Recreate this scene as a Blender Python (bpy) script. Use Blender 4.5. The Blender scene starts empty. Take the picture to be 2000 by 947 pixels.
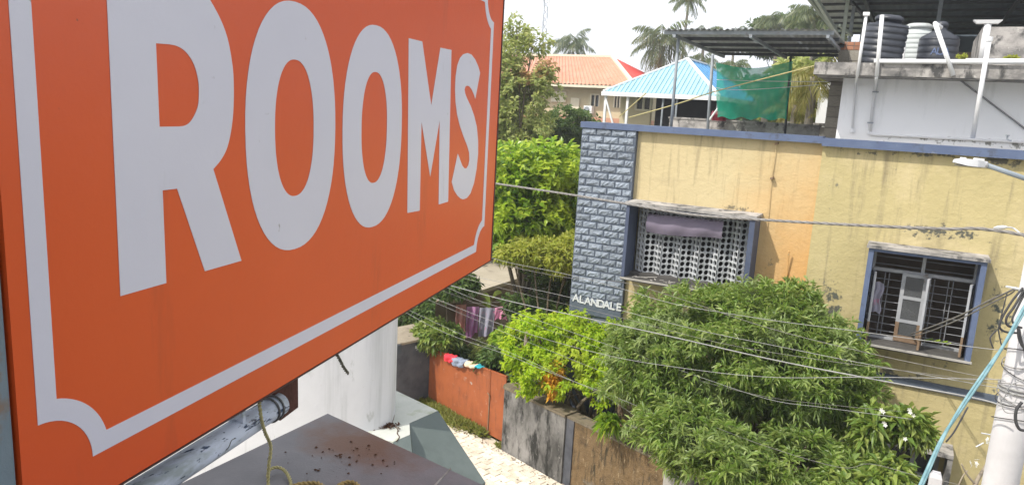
import bpy, bmesh, math, random
import numpy as np
from mathutils import Vector, Matrix, noise as mnoise
random.seed(7); rng = np.random.default_rng(7)
S = bpy.context.scene; COL = S.collection
PI = math.pi
# ------------------------------------------------------------------ camera
F = 1428.0; H = 6.9
def nz(v): v = np.array(v, float); return v/np.linalg.norm(v)
_dn = nz((580.5-1000, 8100-473.5, F)); _Z = -_dn
_lx = nz((-1690-1000, 58-473.5, F)); _X = -(_lx-(_lx@_Z)*_Z); _X = nz(_X); _Y = np.cross(_Z, _X)
RC = np.array([_X, _Y, _Z]); CP = np.array([0, 0, H]); VW = RC@np.array([0, 0, 1.])
cam = bpy.data.cameras.new('camera'); co = bpy.data.objects.new('camera', cam); COL.objects.link(co)
cam.sensor_width = 36; cam.lens = F/2000*36; cam.clip_start = .02; cam.clip_end = 3000
mw = Matrix.Identity(4)
for i in range(3):
    mw[i][0] = RC[i, 0]; mw[i][1] = -RC[i, 1]; mw[i][2] = -RC[i, 2]; mw[i][3] = CP[i]
co.matrix_world = mw; S.camera = co
# ------------------------------------------------------------------ light
SUNV = nz((-.66, -1.0, 1.42))            # towards the sun
w = bpy.data.worlds.new('World'); S.world = w; w.use_nodes = True
nt = w.node_tree; bg = nt.nodes['Background']
sky = nt.nodes.new('ShaderNodeTexSky'); sky.sky_type = 'NISHITA'; sky.sun_disc = False
sky.sun_elevation = math.asin(SUNV[2]); sky.sun_rotation = math.atan2(SUNV[0], SUNV[1])
sky.air_density = 1.0; sky.dust_density = 6.0; sky.ozone_density = .6; sky.altitude = 0
hs = nt.nodes.new('ShaderNodeHueSaturation'); hs.inputs['Saturation'].default_value = .45
mxw = nt.nodes.new('ShaderNodeMix'); mxw.data_type = 'RGBA'; mxw.inputs[0].default_value = .84; mxw.inputs[7].default_value = (6.9, 7.1, 7.6, 1)   # thin bright cloud veil over the whole sky
nt.links.new(sky.outputs[0], hs.inputs['Color']); nt.links.new(hs.outputs[0], mxw.inputs[6]); nt.links.new(mxw.outputs[2], bg.inputs[0]); bg.inputs[1].default_value = .15
sl = bpy.data.lights.new('sun', 'SUN'); so = bpy.data.objects.new('sun', sl); COL.objects.link(so)
sl.energy = 3.15; sl.angle = math.radians(.6); sl.color = (1, .94, .84)
so.rotation_euler = Vector(SUNV).to_track_quat('Z', 'Y').to_euler(); so.location = (-20, -30, 45)
S.view_settings.view_transform = 'Standard'; S.view_settings.look = 'None'
S.view_settings.exposure = .53; S.view_settings.gamma = 1
S.cycles.max_bounces = 8; S.cycles.transparent_max_bounces = 12
# ------------------------------------------------------------------ where a sight line meets a plane
def ray(px, py): return RC@np.array([px-1000, py-473.5, F])
def aty(px, py, y): d = ray(px, py); return CP+d*(y/d[1])
def atx(px, py, x): d = ray(px, py); return CP+d*(x/d[0])
def atz(px, py, z): d = ray(px, py); return CP+d*((z-H)/d[2])
def atf(px, py, f): return CP+ray(px, py)*f/F
def proj(p): c = RC.T@(np.array(p, float)-CP); return 1000+F*c[0]/c[2], 473.5+F*c[1]/c[2]
# ------------------------------------------------------------------ materials
XSEAM = .3
SPOT = tuple(atz(712, 868, H-.70)-np.array([0, -3, 0]))
def pmat(name, cols, scale=3., rough=.8, bump=0., bscale=40., stain=None, stretch=(1, 1, 1), metal=0., spec=.3,
         vary=0., island=False, transl=None, alpha=1., detail=6., bdist=.01, spot=None):
    m = bpy.data.materials.new(name); m.use_nodes = True; t = m.node_tree; N = t.nodes; L = t.links
    b = N['Principled BSDF']; out = N['Material Output']
    b.inputs['Roughness'].default_value = rough; b.inputs['Metallic'].default_value = metal
    b.inputs['Specular IOR Level'].default_value = spec
    tc = N.new('ShaderNodeTexCoord'); mp = N.new('ShaderNodeMapping'); mp.inputs['Scale'].default_value = stretch
    L.new(tc.outputs['Object'], mp.inputs[0]); vec = mp.outputs[0]
    if vary or island:
        oi = N.new('ShaderNodeObjectInfo')
        ad = N.new('ShaderNodeVectorMath'); ad.operation = 'ADD'
        mm = N.new('ShaderNodeMath'); mm.operation = 'MULTIPLY'; mm.inputs[1].default_value = 37.
        L.new(oi.outputs['Random'], mm.inputs[0]); L.new(vec, ad.inputs[0]); L.new(mm.outputs[0], ad.inputs[1]); vec = ad.outputs[0]
    def nse(sc, det, rg=.6, v=None):
        n = N.new('ShaderNodeTexNoise'); n.inputs['Scale'].default_value = sc; n.inputs['Detail'].default_value = det
        n.inputs['Roughness'].default_value = rg; L.new(v or vec, n.inputs['Vector']); return n.outputs['Fac']
    r = N.new('ShaderNodeValToRGB'); el = r.color_ramp.elements
    lo, hi = (.3, .7) if not island else (0, 1)
    while len(el) < len(cols): el.new(.5)
    for i, c in enumerate(cols):
        el[i].position = lo+(hi-lo)*i/max(1, len(cols)-1); el[i].color = (*c, 1)
    if island:
        g = N.new('ShaderNodeNewGeometry'); L.new(g.outputs['Random Per Island'], r.inputs[0])
    else: L.new(nse(scale, detail), r.inputs[0])
    c = r.outputs[0]
    for st in ([] if stain is None else (stain if isinstance(stain, list) else [stain])):   # (colour, scale, lo, hi, stretch)
        m2 = N.new('ShaderNodeMapping'); m2.inputs['Scale'].default_value = st[4] if len(st) > 4 else (1, 1, 1)
        m2.inputs['Location'].default_value = (st[1]*3.1, 1.7, .3)
        L.new(vec, m2.inputs[0])
        rr = N.new('ShaderNodeMapRange'); rr.inputs[1].default_value = st[2]; rr.inputs[2].default_value = st[3]
        L.new(nse(st[1], 8, .65, m2.outputs[0]), rr.inputs[0])
        mx = N.new('ShaderNodeMix'); mx.data_type = 'RGBA'; L.new(rr.outputs[0], mx.inputs[0]); L.new(c, mx.inputs[6]); mx.inputs[7].default_value = (*st[0], 1); c = mx.outputs[2]
    for sp_ in (spot or []):       # an oval patch of its own colour: (colour, centre, radii, softness)
        m3 = N.new('ShaderNodeMapping'); m3.vector_type = 'TEXTURE'; m3.inputs['Location'].default_value = sp_[1]; m3.inputs['Scale'].default_value = sp_[2]
        L.new(tc.outputs['Object'], m3.inputs[0]); ln = N.new('ShaderNodeVectorMath'); ln.operation = 'LENGTH'; L.new(m3.outputs[0], ln.inputs[0])
        ad2 = N.new('ShaderNodeMath'); ad2.operation = 'MULTIPLY_ADD'; ad2.inputs[1].default_value = sp_[4] if len(sp_) > 4 else .9; L.new(nse(sp_[5] if len(sp_) > 5 else scale*2.2, 8, .65), ad2.inputs[0]); L.new(ln.outputs['Value'], ad2.inputs[2])
        r3 = N.new('ShaderNodeMapRange'); r3.inputs[1].default_value = 1.45+sp_[3]; r3.inputs[2].default_value = 1.45-sp_[3]; L.new(ad2.outputs[0], r3.inputs[0])
        mx = N.new('ShaderNodeMix'); mx.data_type = 'RGBA'; L.new(r3.outputs[0], mx.inputs[0]); L.new(c, mx.inputs[6]); mx.inputs[7].default_value = (*sp_[0], 1); c = mx.outputs[2]
    if vary:
        hv = N.new('ShaderNodeHueSaturation'); ma = N.new('ShaderNodeMapRange')
        ma.inputs[3].default_value = 1-vary; ma.inputs[4].default_value = 1+vary
        L.new(oi.outputs['Random'], ma.inputs[0]); L.new(ma.outputs[0], hv.inputs['Value']); L.new(c, hv.inputs['Color']); c = hv.outputs[0]
    L.new(c, b.inputs['Base Color'])
    if bump:
        bn = N.new('ShaderNodeBump'); bn.inputs['Strength'].default_value = bump; bn.inputs['Distance'].default_value = bdist
        L.new(nse(bscale, 8, .65), bn.inputs['Height']); L.new(bn.outputs[0], b.inputs['Normal'])
    sh = b.outputs[0]
    if transl:
        tr = N.new('ShaderNodeBsdfTranslucent'); mxs = N.new('ShaderNodeMixShader'); mxs.inputs[0].default_value = transl
        hb = N.new('ShaderNodeHueSaturation'); hb.inputs['Value'].default_value = 1.5; hb.inputs['Hue'].default_value = .48
        L.new(c, hb.inputs['Color']); L.new(hb.outputs[0], tr.inputs[0]); L.new(sh, mxs.inputs[1]); L.new(tr.outputs[0], mxs.inputs[2]); sh = mxs.outputs[0]
    if alpha < 1:
        tp = N.new('ShaderNodeBsdfTransparent'); mxs = N.new('ShaderNodeMixShader'); mxs.inputs[0].default_value = alpha
        L.new(tp.outputs[0], mxs.inputs[1]); L.new(sh, mxs.inputs[2]); sh = mxs.outputs[0]
    L.new(sh, out.inputs['Surface']); return m
M = {}
M['earth'] = pmat('earth', [(.09, .075, .045), (.07, .085, .035), (.16, .13, .08)], .4, .95, .5, 8)
M['orange'] = pmat('sign_vinyl_orange', [(.66, .092, .021), (.72, .106, .026)], 2, .3, .05, 60, [((.45, .08, .028), 3, .6, .85, (3, 3, .5)), ((.30, .07, .03), 40, .70, .74)], spec=.5)
M['signwhite'] = pmat('sign_vinyl_white', [(.62, .62, .71), (.68, .68, .765)], 2, .32, .05, 60, [((.45, .45, .49), 9, .66, .9, (2, 2, .4)), ((.36, .35, .36), 45, .69, .73)], spec=.5)
M['signtrim'] = pmat('sign_trim', [(.05, .03, .03), (.09, .05, .045)], 6, .5)
M['post_paint'] = pmat('blue_grey_post_paint', [(.16, .22, .26), (.22, .27, .30)], 8, .6, .2, 60, ((.24, .12, .04), 5, .5, .6))
M['pipe_paint'] = pmat('peeling_pipe_paint', [(.54, .61, .74), (.70, .75, .84)], 5, .55, .5, 30,
    [((.36, .41, .42), 26, .46, .60, (1, .22, 1)), ((.05, .075, .14), 75, .585, .61, (1, .13, 1)), ((.06, .08, .13), 160, .64, .66, (1, .3, 1)), ((.16, .08, .05), 26, .66, .69, (1, .4, 1))], bdist=.003)
M['rust'] = pmat('rusty_plate', [(.085, .04, .032), (.12, .055, .045), (.06, .03, .027)], 30, .85, .4, 120, ((.42, .42, .42), 22, .60, .64))
M['ringgrey'] = pmat('clamp_ring', [(.10, .10, .10), (.2, .2, .2)], 30, .6)
M['rope'] = pmat('yellow_rope', [(.40, .36, .17), (.52, .47, .24)], 60, .85, .4, 300)
M['ropebrown'] = pmat('tan_rope', [(.36, .26, .10), (.48, .36, .16)], 60, .85, .4, 300)
M['twistwire'] = pmat('dark_twisted_wire', [(.10, .10, .08), (.2, .19, .14)], 90, .6)
M['granite'] = pmat('grey_slab', [(.135, .132, .142), (.182, .175, .183), (.152, .148, .158)], 5, .5, .12, 160,
    [((.24, .22, .235), 3.1, .58, .8), ((.12, .105, .105), 26, .68, .76)], detail=10, spot=[((.16, .085, .055), SPOT, (.17, .10, .3), .35, 1.5)])
M['debris'] = pmat('dry_debris', [(.06, .03, .02), (.12, .06, .035)], 40, .95)
M['whitewall'] = pmat('white_wall_paint', [(.83, .83, .845), (.87, .87, .88)], 1.2, .8, .25, 14, [((.50, .52, .50), 2.2, .62, .85, (1, 1, .25))])
M['roofwall'] = pmat('roof_building_white_paint', [(.84, .845, .85), (.88, .88, .885)], 1.2, .8, .2, 14, [((.60, .61, .60), 1.8, .56, .8, (1.5, 1, .3)), ((.25, .25, .24), 9, .72, .76, (1.6, 1, .35))], spot=[((.28, .28, .26), (-1.2, .4, .32), (3, 3, .16), .1, 2.8, 9)])
M['whitewall2'] = pmat('weathered_white_paint', [(.60, .60, .62), (.67, .67, .685)], 1.2, .85, .5, 12, [((.42, .43, .43), 2.6, .52, .8, (2.2, 2.2, .12)), ((.34, .35, .32), 5, .62, .75, (1, 1, .4)), ((.5, .48, .42), 14, .66, .72)])
M['mossslab'] = pmat('mossy_cement', [(.40, .42, .38), (.52, .53, .49)], 2.5, .9, .3, 30, [((.20, .24, .08), 2.0, .52, .7), ((.07, .07, .055), 5, .66, .72)])
M['slope'] = pmat('grey_green_cement_paint', [(.105, .13, .125), (.125, .15, .145)], 1.6, .75, .12, 30, [((.085, .105, .10), 3, .5, .8)])
M['paver'] = pmat('lane_paver', [(.64, .56, .45), (.76, .69, .58), (.56, .48, .37)], 3, .9, .3, 60, [((.40, .33, .24), 1.6, .56, .76), ((.45, .38, .28), 7, .62, .76)], vary=.12)
M['lane'] = pmat('lane_cement', [(.52, .45, .35), (.62, .56, .46)], 2, .95, .4, 30, ((.26, .21, .14), 3, .58, .75))
M['gate'] = pmat('orange_gate_sheet', [(.29, .082, .03), (.34, .10, .036), (.245, .07, .027)], 2.2, .6, .1, 20, [((.36, .31, .27), 3.2, .64, .69), ((.14, .055, .03), 4, .52, .8, (2, 2, .5)), ((.42, .24, .16), 7, .62, .74)])
M['gatepillar'] = pmat('dark_pillar_paint', [(.055, .058, .07), (.09, .095, .11), (.12, .12, .13)], 3, .85, .4, 25, ((.19, .19, .2), 4, .62, .75))
M['captan'] = pmat('weathered_cap', [(.25, .21, .16), (.34, .29, .22)], 5, .9, .4, 40, ((.08, .07, .055), 7, .6, .7))
M['mark'] = pmat('faded_white_marks', [(.5, .52, .54), (.62, .64, .66)], 30, .8)
M['wallgrey'] = pmat('stained_grey_wall', [(.20, .195, .185), (.28, .27, .26), (.15, .145, .14)], 2, .95, .6, 20, [((.075, .073, .068), 1.3, .42, .62, (1.2, 1.2, .6)), ((.03, .03, .028), 3.4, .48, .60, (1.5, 1.5, .5)), ((.38, .37, .35), 9, .64, .72)])
M['walltop'] = pmat('wall_top_moss', [(.22, .18, .13), (.14, .12, .08)], 5, .95, .4, 30, ((.06, .06, .05), 5, .55, .65))
M['wallbrown'] = pmat('brown_mossy_wall', [(.15, .095, .045), (.215, .145, .075), (.11, .075, .04)], 4, .95, 1., 34,
    [((.05, .042, .026), 7, .52, .68, (1.6, 1.6, .35)), ((.40, .31, .19), 13, .60, .68, (1.6, 1.6, .4)), ((.24, .23, .20), 1.6, .6, .72)], bdist=.03)
M['block'] = pmat('blue_grey_stone_paint', [(.18, .215, .265), (.27, .305, .35)], 13, .65, 1., 36, [((.085, .105, .14), 9, .58, .75), ((.36, .38, .40), 22, .63, .70)], vary=.2, spec=.3, bdist=.018)
M['joint'] = pmat('blue_grey_joint_paint', [(.07, .09, .125), (.11, .13, .165)], 9, .75, .3, 40)
M['bluetrim'] = pmat('blue_trim_paint', [(.085, .115, .20), (.11, .145, .235)], 4, .65, .2, 30, [((.06, .065, .08), 5, .56, .72), ((.25, .26, .28), 9, .66, .74)])
M['bluedeep'] = pmat('blue_box_paint', [(.06, .075, .125), (.08, .10, .155)], 4, .6, .15, 30, ((.04, .045, .06), 6, .6, .75))
M['yellow'] = pmat('pale_yellow_plaster', [(.50, .415, .235), (.56, .465, .27)], 1.1, .85, .5, 9, [((.40, .33, .2), 1.4, .56, .82, (.5, 1, 2)), ((.33, .27, .16), 2.4, .53, .72, (3.5, 1, .3)), ((.27, .235, .16), 5, .66, .76)], bdist=.035, spot=[((.60, .35, .135), (XSEAM, 0, 4.2), (1.15, 3, 1.7), .75, .9), ((.25, .2, .12), (-.45, 0, 4.55), (.35, 3, .35), .10, 3.0, 9), ((.2, .17, .11), (-1.0, 0, 5.45), (.9, 3, .14), .12, 2.6, 12)])
M['orangewall'] = pmat('orange_yellow_plaster', [(.66, .39, .15), (.70, .42, .17)], 1.1, .85, .35, 9, [((.30, .25, .16), 3.2, .66, .76)], bdist=.03)
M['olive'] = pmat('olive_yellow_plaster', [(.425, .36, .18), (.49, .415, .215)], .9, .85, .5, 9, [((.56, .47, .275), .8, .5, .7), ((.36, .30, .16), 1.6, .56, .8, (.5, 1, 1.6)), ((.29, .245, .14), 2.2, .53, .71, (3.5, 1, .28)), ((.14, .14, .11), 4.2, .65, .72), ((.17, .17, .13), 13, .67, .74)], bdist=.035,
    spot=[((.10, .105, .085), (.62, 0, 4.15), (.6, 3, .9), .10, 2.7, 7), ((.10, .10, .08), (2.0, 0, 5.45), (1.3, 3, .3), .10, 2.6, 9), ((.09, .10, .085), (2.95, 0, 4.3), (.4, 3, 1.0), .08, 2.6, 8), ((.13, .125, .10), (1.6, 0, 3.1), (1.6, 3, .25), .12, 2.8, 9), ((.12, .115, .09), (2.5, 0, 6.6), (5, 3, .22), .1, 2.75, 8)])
M['conc'] = pmat('weathered_concrete', [(.30, .29, .26), (.42, .40, .37)], 4, .9, .4, 30, ((.09, .09, .085), 3.5, .55, .68))
M['concdark'] = pmat('stained_concrete', [(.34, .32, .30), (.46, .44, .42)], 2.2, .9, .4, 20, [((.17, .165, .16), 1.8, .44, .62, (1, 1, 1.6)), ((.07, .07, .07), 4.2, .52, .62, (1, 1, .6)), ((.5, .48, .45), 7, .62, .7)])
M['sillc'] = pmat('sill_concrete_dirty', [(.06, .057, .053), (.10, .095, .09)], 4, .9, .4, 30, ((.2, .19, .18), 9, .64, .74))
M['jaali'] = pmat('breeze_block_paint', [(.44, .46, .48), (.55, .57, .59)], 6, .8, .3, 40, [((.20, .21, .20), 7, .56, .75), ((.12, .12, .11), 3, .62, .75)], vary=.14)
M['dark'] = pmat('painted_interior_shade', [(.018, .018, .02), (.03, .03, .03)], 3, .9)  # near-black: the shade of unlit interiors put into the colour
M['purple'] = pmat('faded_purple_sheet', [(.17, .145, .20), (.21, .18, .235)], 5, .8, .1, 30)
M['framew'] = pmat('grey_white_window_paint', [(.30, .315, .34), (.40, .41, .435)], 6, .6, .1, 30, ((.14, .09, .055), 3, .62, .72, (1, 1, 1)))
M['framebrown'] = pmat('bare_window_wood', [(.17, .11, .07), (.24, .17, .11)], 8, .8, .2, 40)
M['glass'] = pmat('dusty_glass', [(.06, .065, .07), (.10, .105, .11)], 3, .12, spec=.6, alpha=.82)
M['bar'] = pmat('window_bar_paint', [(.20, .21, .23), (.28, .29, .31)], 9, .5)
M['pvc'] = pmat('white_pvc', [(.74, .75, .77), (.80, .80, .81)], 5, .45, stain=((.40, .38, .35), 6, .64, .8))
M['greycable'] = pmat('grey_cable', [(.20, .20, .21), (.27, .27, .28)], 20, .6)
M['wire'] = pmat('aluminium_wire', [(.24, .24, .24), (.34, .34, .33)], 12, .6)
M['wiredark'] = pmat('black_cable_sheath', [(.03, .03, .035), (.06, .06, .06)], 12, .55)
M['wiregrey'] = pmat('grey_service_wire', [(.17, .16, .15), (.26, .25, .24)], 12, .6)
M['teal'] = pmat('teal_cable', [(.10, .22, .25), (.24, .38, .41)], 14, .5)
M['pole'] = pmat('pale_concrete_pole', [(.50, .49, .50), (.60, .59, .60)], 4, .85, .25, 50, [((.30, .30, .32), 3, .6, .8, (1, 1, .3))])
M['lampgrey'] = pmat('lamp_housing', [(.50, .51, .53), (.60, .61, .62)], 5, .45)
M['lamparm'] = pmat('lamp_arm_grey', [(.20, .24, .28), (.26, .30, .34)], 5, .5)
M['lampglass'] = pmat('lamp_lens', [(.16, .16, .18), (.25, .25, .27)], 30, .2, spec=.6)
M['tankblack'] = pmat('black_tank_plastic', [(.022, .026, .035), (.04, .045, .058)], 3, .42, .1, 20, spec=.5)
M['tankwhite'] = pmat('white_tank_plastic', [(.40, .43, .43), (.48, .51, .50)], 3, .5, stain=((.3, .3, .28), 3, .55, .75))
M['tanktext'] = pmat('tank_lettering_blue', [(.10, .14, .25), (.13, .17, .29)], 5, .6)
M['sheet'] = pmat('galvanised_sheet', [(.46, .48, .48), (.56, .58, .58)], 2, .5, .1, 20, [((.34, .27, .2), 3, .60, .8), ((.3, .31, .32), 1.2, .5, .75)])
M['sheetdark'] = pmat('dark_roof_sheet', [(.09, .115, .15), (.13, .16, .20)], 2, .55, .1, 20)
M['steel'] = pmat('grey_steel', [(.22, .245, .27), (.30, .33, .36)], 8, .5, stain=((.19, .11, .07), 5, .64, .75))
M['steeldark'] = pmat('dark_steel', [(.055, .06, .07), (.09, .095, .105)], 8, .6)
M['steelpale'] = pmat('pale_green_steel', [(.42, .47, .42), (.52, .56, .51)], 6, .6)
M['net'] = pmat('green_shade_net', [(.015, .30, .20), (.025, .38, .27)], 4, .8, .2, 200, transl=.5, alpha=.74)
M['bluesheet'] = pmat('light_blue_roof_sheet', [(.27, .47, .56), (.32, .53, .61)], 1.5, .5, stain=((.24, .38, .44), 2.5, .55, .75), vary=.06)
M['bluesheet2'] = pmat('blue_roof_sheet', [(.10, .30, .54), (.13, .35, .6)], 1.5, .5, vary=.05)
M['redtile'] = pmat('terracotta_roof', [(.46, .225, .14), (.54, .29, .20)], 1.2, .75, .2, 10, [((.34, .16, .11), 1.2, .56, .75), ((.4, .25, .19), 5, .6, .7)])
M['redroof2'] = pmat('red_roof_sheet', [(.60, .06, .05), (.68, .09, .07)], 1, .7)
M['cream'] = pmat('cream_wall', [(.46, .40, .26), (.54, .47, .32)], .8, .85, .1, 6, ((.3, .25, .17), 1.2, .6, .8))
M['creamtrim'] = pmat('cream_trim', [(.62, .58, .45), (.70, .65, .52)], 2, .8)
M['whitetrim'] = pmat('white_trim', [(.72, .74, .74), (.8, .8, .8)], 3, .6)
M['brick'] = pmat('grey_concrete_block', [(.25, .235, .20), (.34, .315, .27)], 7, .95, .6, 40, ((.14, .13, .11), 5, .6, .75), vary=.16)
M['redbrick'] = pmat('red_brick', [(.34, .15, .09), (.42, .22, .14)], 8, .95, .5, 50, vary=.15)
M['mortar'] = pmat('mortar', [(.17, .16, .14), (.22, .2, .18)], 9, .95, .3, 50)
M['brownwall'] = pmat('brown_back_wall', [(.19, .15, .115), (.25, .20, .155)], 2, .95, .2, 20)
M['bark'] = pmat('tree_bark', [(.10, .08, .055), (.17, .14, .10)], 10, .95, .6, 40)
M['palmbark'] = pmat('palm_bark', [(.20, .18, .15), (.30, .27, .22)], 10, .95, .5, 30)
def leafm(name, a, b, c, tr=.3, rough=.5, spec=.35, drift=None): return pmat(name, [a, b, c], 1, rough, stain=drift and [(drift, 1.0, .50, .66), (tuple(.75*v for v in a), 2.3, .60, .72)], island=True, transl=tr, spec=spec)
M['lf_mango'] = leafm('mango_leaves', (.105, .19, .03), (.19, .30, .05), (.36, .44, .14), .42, .38, .55, (.31, .39, .17))
M['lf_lime'] = leafm('lime_leaves', (.22, .38, .014), (.35, .52, .022), (.50, .62, .06), .52, .5, .35, (.42, .52, .06))
M['lf_bright'] = leafm('bright_broad_leaves', (.10, .22, .022), (.23, .40, .03), (.48, .60, .10), .5, .32, .6, (.38, .50, .06))
M['lf_olive'] = leafm('olive_sparse_leaves', (.20, .27, .07), (.31, .37, .11), (.46, .48, .20), .45)
M['lf_red'] = leafm('reddish_leaves', (.36, .22, .10), (.42, .28, .13), (.34, .30, .10), .4)
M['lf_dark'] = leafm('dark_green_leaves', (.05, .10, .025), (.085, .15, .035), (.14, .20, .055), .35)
M['lf_yel'] = leafm('yellow_green_leaves', (.22, .28, .03), (.33, .38, .06), (.44, .46, .11), .45)
M['lf_plum'] = leafm('frangipani_leaves', (.10, .18, .03), (.19, .28, .05), (.32, .38, .10), .35, .4, .5)
M['lf_gold'] = leafm('golden_leaves', (.65, .36, .03), (.75, .48, .05), (.5, .3, .05), .4)
M['lf_palm'] = leafm('palm_leaflets', (.06, .10, .04), (.11, .15, .055), (.20, .225, .10), .35, .4, .5)
M['lf_palmgold'] = leafm('yellowing_palm_leaflets', (.16, .17, .035), (.27, .26, .065), (.38, .34, .13), .3)
M['grass'] = leafm('grass_blades', (.17, .22, .04), (.27, .31, .07), (.38, .38, .14), .35)
M['petal'] = pmat('white_petals', [(.78, .77, .70), (.8, .8, .76)], 5, .6, transl=.2)
M['cl_peach'] = pmat('peach_cloth', [(.72, .36, .33), (.8, .43, .38)], 6, .9, .2, 60, transl=.3)
M['cl_mag'] = pmat('magenta_patterned_cloth', [(.75, .20, .45), (.52, .30, .54), (.8, .28, .5)], 14, .9, .2, 60, transl=.3)
M['cl_grey'] = pmat('grey_violet_cloth', [(.42, .41, .53), (.5, .49, .6)], 8, .9, .2, 60, ((.68, .3, .45), 6, .58, .64), transl=.3)
M['cl_pink'] = pmat('pink_cloth', [(.78, .32, .48), (.84, .38, .53)], 6, .9, .2, 60, transl=.3)
M['cl_red'] = pmat('bright_red_cloth', [(.66, .035, .06), (.74, .06, .08)], 6, .9, .2, 60)
M['cl_blue'] = pmat('grey_blue_cloth', [(.20, .24, .32), (.27, .31, .40)], 8, .9, .2, 60, ((.6, .65, .7), 5, .62, .66))
M['cl_cream'] = pmat('cream_cloth', [(.62, .50, .36), (.68, .56, .42)], 6, .9, .2, 60)
M['cl_teal'] = pmat('teal_cloth', [(.03, .34, .42), (.05, .42, .5)], 6, .9, .2, 60)
M['tubred'] = pmat('dark_red_plastic', [(.16, .015, .03), (.2, .02, .035)], 4, .5)
M['tarp'] = pmat('blue_tarp', [(.05, .22, .62), (.08, .28, .7)], 4, .5)
M['roofgrey'] = pmat('pale_outbuilding_roof', [(.33, .29, .22), (.41, .36, .28)], 1.5, .9, .3, 14, ((.17, .15, .12), 2, .55, .7))
# ------------------------------------------------------------------ objects
ORG = {}
def org(o): return ORG.get(o.name, np.zeros(3))
def tag(o, label=None, cat=None, group=None, kind=None):
    for k, v in (('label', label), ('category', cat), ('group', group), ('kind', kind)):
        if v: o[k] = v
    return o
def thing(name, label, cat, loc, group=None):
    o = bpy.data.objects.new(name, None); COL.objects.link(o); o.location = [float(v) for v in loc]
    o.empty_display_size = .2; ORG[o.name] = np.array(loc, float); return tag(o, label, cat, group)
class MB:
    def __init__(s): s.v = []; s.f = []
    def add(s, vs, fs):
        n = len(s.v); s.v += [tuple(map(float, p)) for p in vs]; s.f += [tuple(i+n for i in f) for f in fs]; return s
    def hexa(s, p): return s.add(p, [(0, 3, 2, 1), (4, 5, 6, 7), (0, 1, 5, 4), (1, 2, 6, 5), (2, 3, 7, 6), (3, 0, 4, 7)])
    def box(s, x0, x1, y0, y1, z0, z1):
        return s.hexa([(x0, y0, z0), (x1, y0, z0), (x1, y1, z0), (x0, y1, z0), (x0, y0, z1), (x1, y0, z1), (x1, y1, z1), (x0, y1, z1)])
    def obox(s, c, ax, ay, az):       # centre and three half axes
        c, ax, ay, az = map(lambda v: np.array(v, float), (c, ax, ay, az))
        return s.hexa([c-ax-ay-az, c+ax-ay-az, c+ax+ay-az, c-ax+ay-az, c-ax-ay+az, c+ax-ay+az, c+ax+ay+az, c-ax+ay+az])
    def bar(s, a, b, wd, th=None, up=(0, 0, 1)):
        a = np.array(a, float); b = np.array(b, float); d = nz(b-a); up = np.array(up, float)
        if abs(d@up) > .95: up = np.array([0, 1., 0])
        sd = nz(np.cross(d, up)); u2 = np.cross(sd, d)
        return s.obox((a+b)/2, (b-a)/2, sd*wd/2, u2*(th or wd)/2)
    def prism(s, poly, ext):          # planar polygon (3d points) pushed by ext
        n = len(poly); e = np.array(ext, float); p = [np.array(q, float) for q in poly]
        return s.add(p+[q+e for q in p], [tuple(range(n))[::-1], tuple(range(n, 2*n))]+[(i, (i+1) % n, n+(i+1) % n, n+i) for i in range(n)])
    def tube(s, pts, r, seg=8, cap=True):
        pts = [np.array(p, float) for p in pts]; n = len(pts); rs = r if hasattr(r, '__len__') else [r]*n
        ref = None; rings = []
        for i in range(n):
            d = nz(pts[min(i+1, n-1)]-pts[max(i-1, 0)])
            if ref is None: ref = np.array([0, 0, 1.]) if abs(d[2]) < .9 else np.array([1., 0, 0])
            a = nz(np.cross(d, ref)); b = np.cross(a, d); ref = b
            rings.append([pts[i]+rs[i]*(math.cos(2*PI*k/seg)*a+math.sin(2*PI*k/seg)*b) for k in range(seg)])
        fs = [(i*seg+k, i*seg+(k+1) % seg, (i+1)*seg+(k+1) % seg, (i+1)*seg+k) for i in range(n-1) for k in range(seg)]
        if cap: fs += [tuple(range(seg))[::-1], tuple(range((n-1)*seg, n*seg))]
        return s.add([p for g in rings for p in g], fs)
    def lathe(s, c, prof, seg=24, axis=None):   # prof: (r, h) pairs
        c = np.array(c, float); vs = []; fs = []; n = len(prof)
        for r, h in prof:
            for k in range(seg): vs.append(c+np.array([r*math.cos(2*PI*k/seg), r*math.sin(2*PI*k/seg), h]))
        for i in range(n-1):
            for k in range(seg): fs.append((i*seg+k, i*seg+(k+1) % seg, (i+1)*seg+(k+1) % seg, (i+1)*seg+k))
        fs += [tuple(range(seg))[::-1], tuple(range((n-1)*seg, n*seg))]
        return s.add(vs, fs)
    def grid(s, fn, nu, nv):
        vs = [fn(i/nu, j/nv) for j in range(nv+1) for i in range(nu+1)]
        return s.add(vs, [(j*(nu+1)+i, j*(nu+1)+i+1, (j+1)*(nu+1)+i+1, (j+1)*(nu+1)+i) for j in range(nv) for i in range(nu)])
    def build(s, name, mat, parent=None, loc=None, smooth=False):
        o0 = org(parent) if parent else np.array(loc if loc is not None else np.mean(s.v, axis=0), float)
        if parent is None and loc is None: o0[2] = min(v[2] for v in s.v)
        me = bpy.data.meshes.new(name); me.from_pydata([tuple(np.array(v)-o0) for v in s.v], [], s.f); me.materials.append(mat)
        if smooth: me.polygons.foreach_set('use_smooth', [True]*len(me.polygons))
        me.update(); o = bpy.data.objects.new(name, me); COL.objects.link(o)
        if parent: o.parent = parent; ORG[o.name] = o0
        else: o.location = o0; ORG[o.name] = o0
        return o
def part(name, mb, mat, parent, smooth=False, label=None, kind=None):
    o = mb.build(name, M[mat] if isinstance(mat, str) else mat, parent, smooth=smooth); return tag(o, label, None, None, kind)
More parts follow.
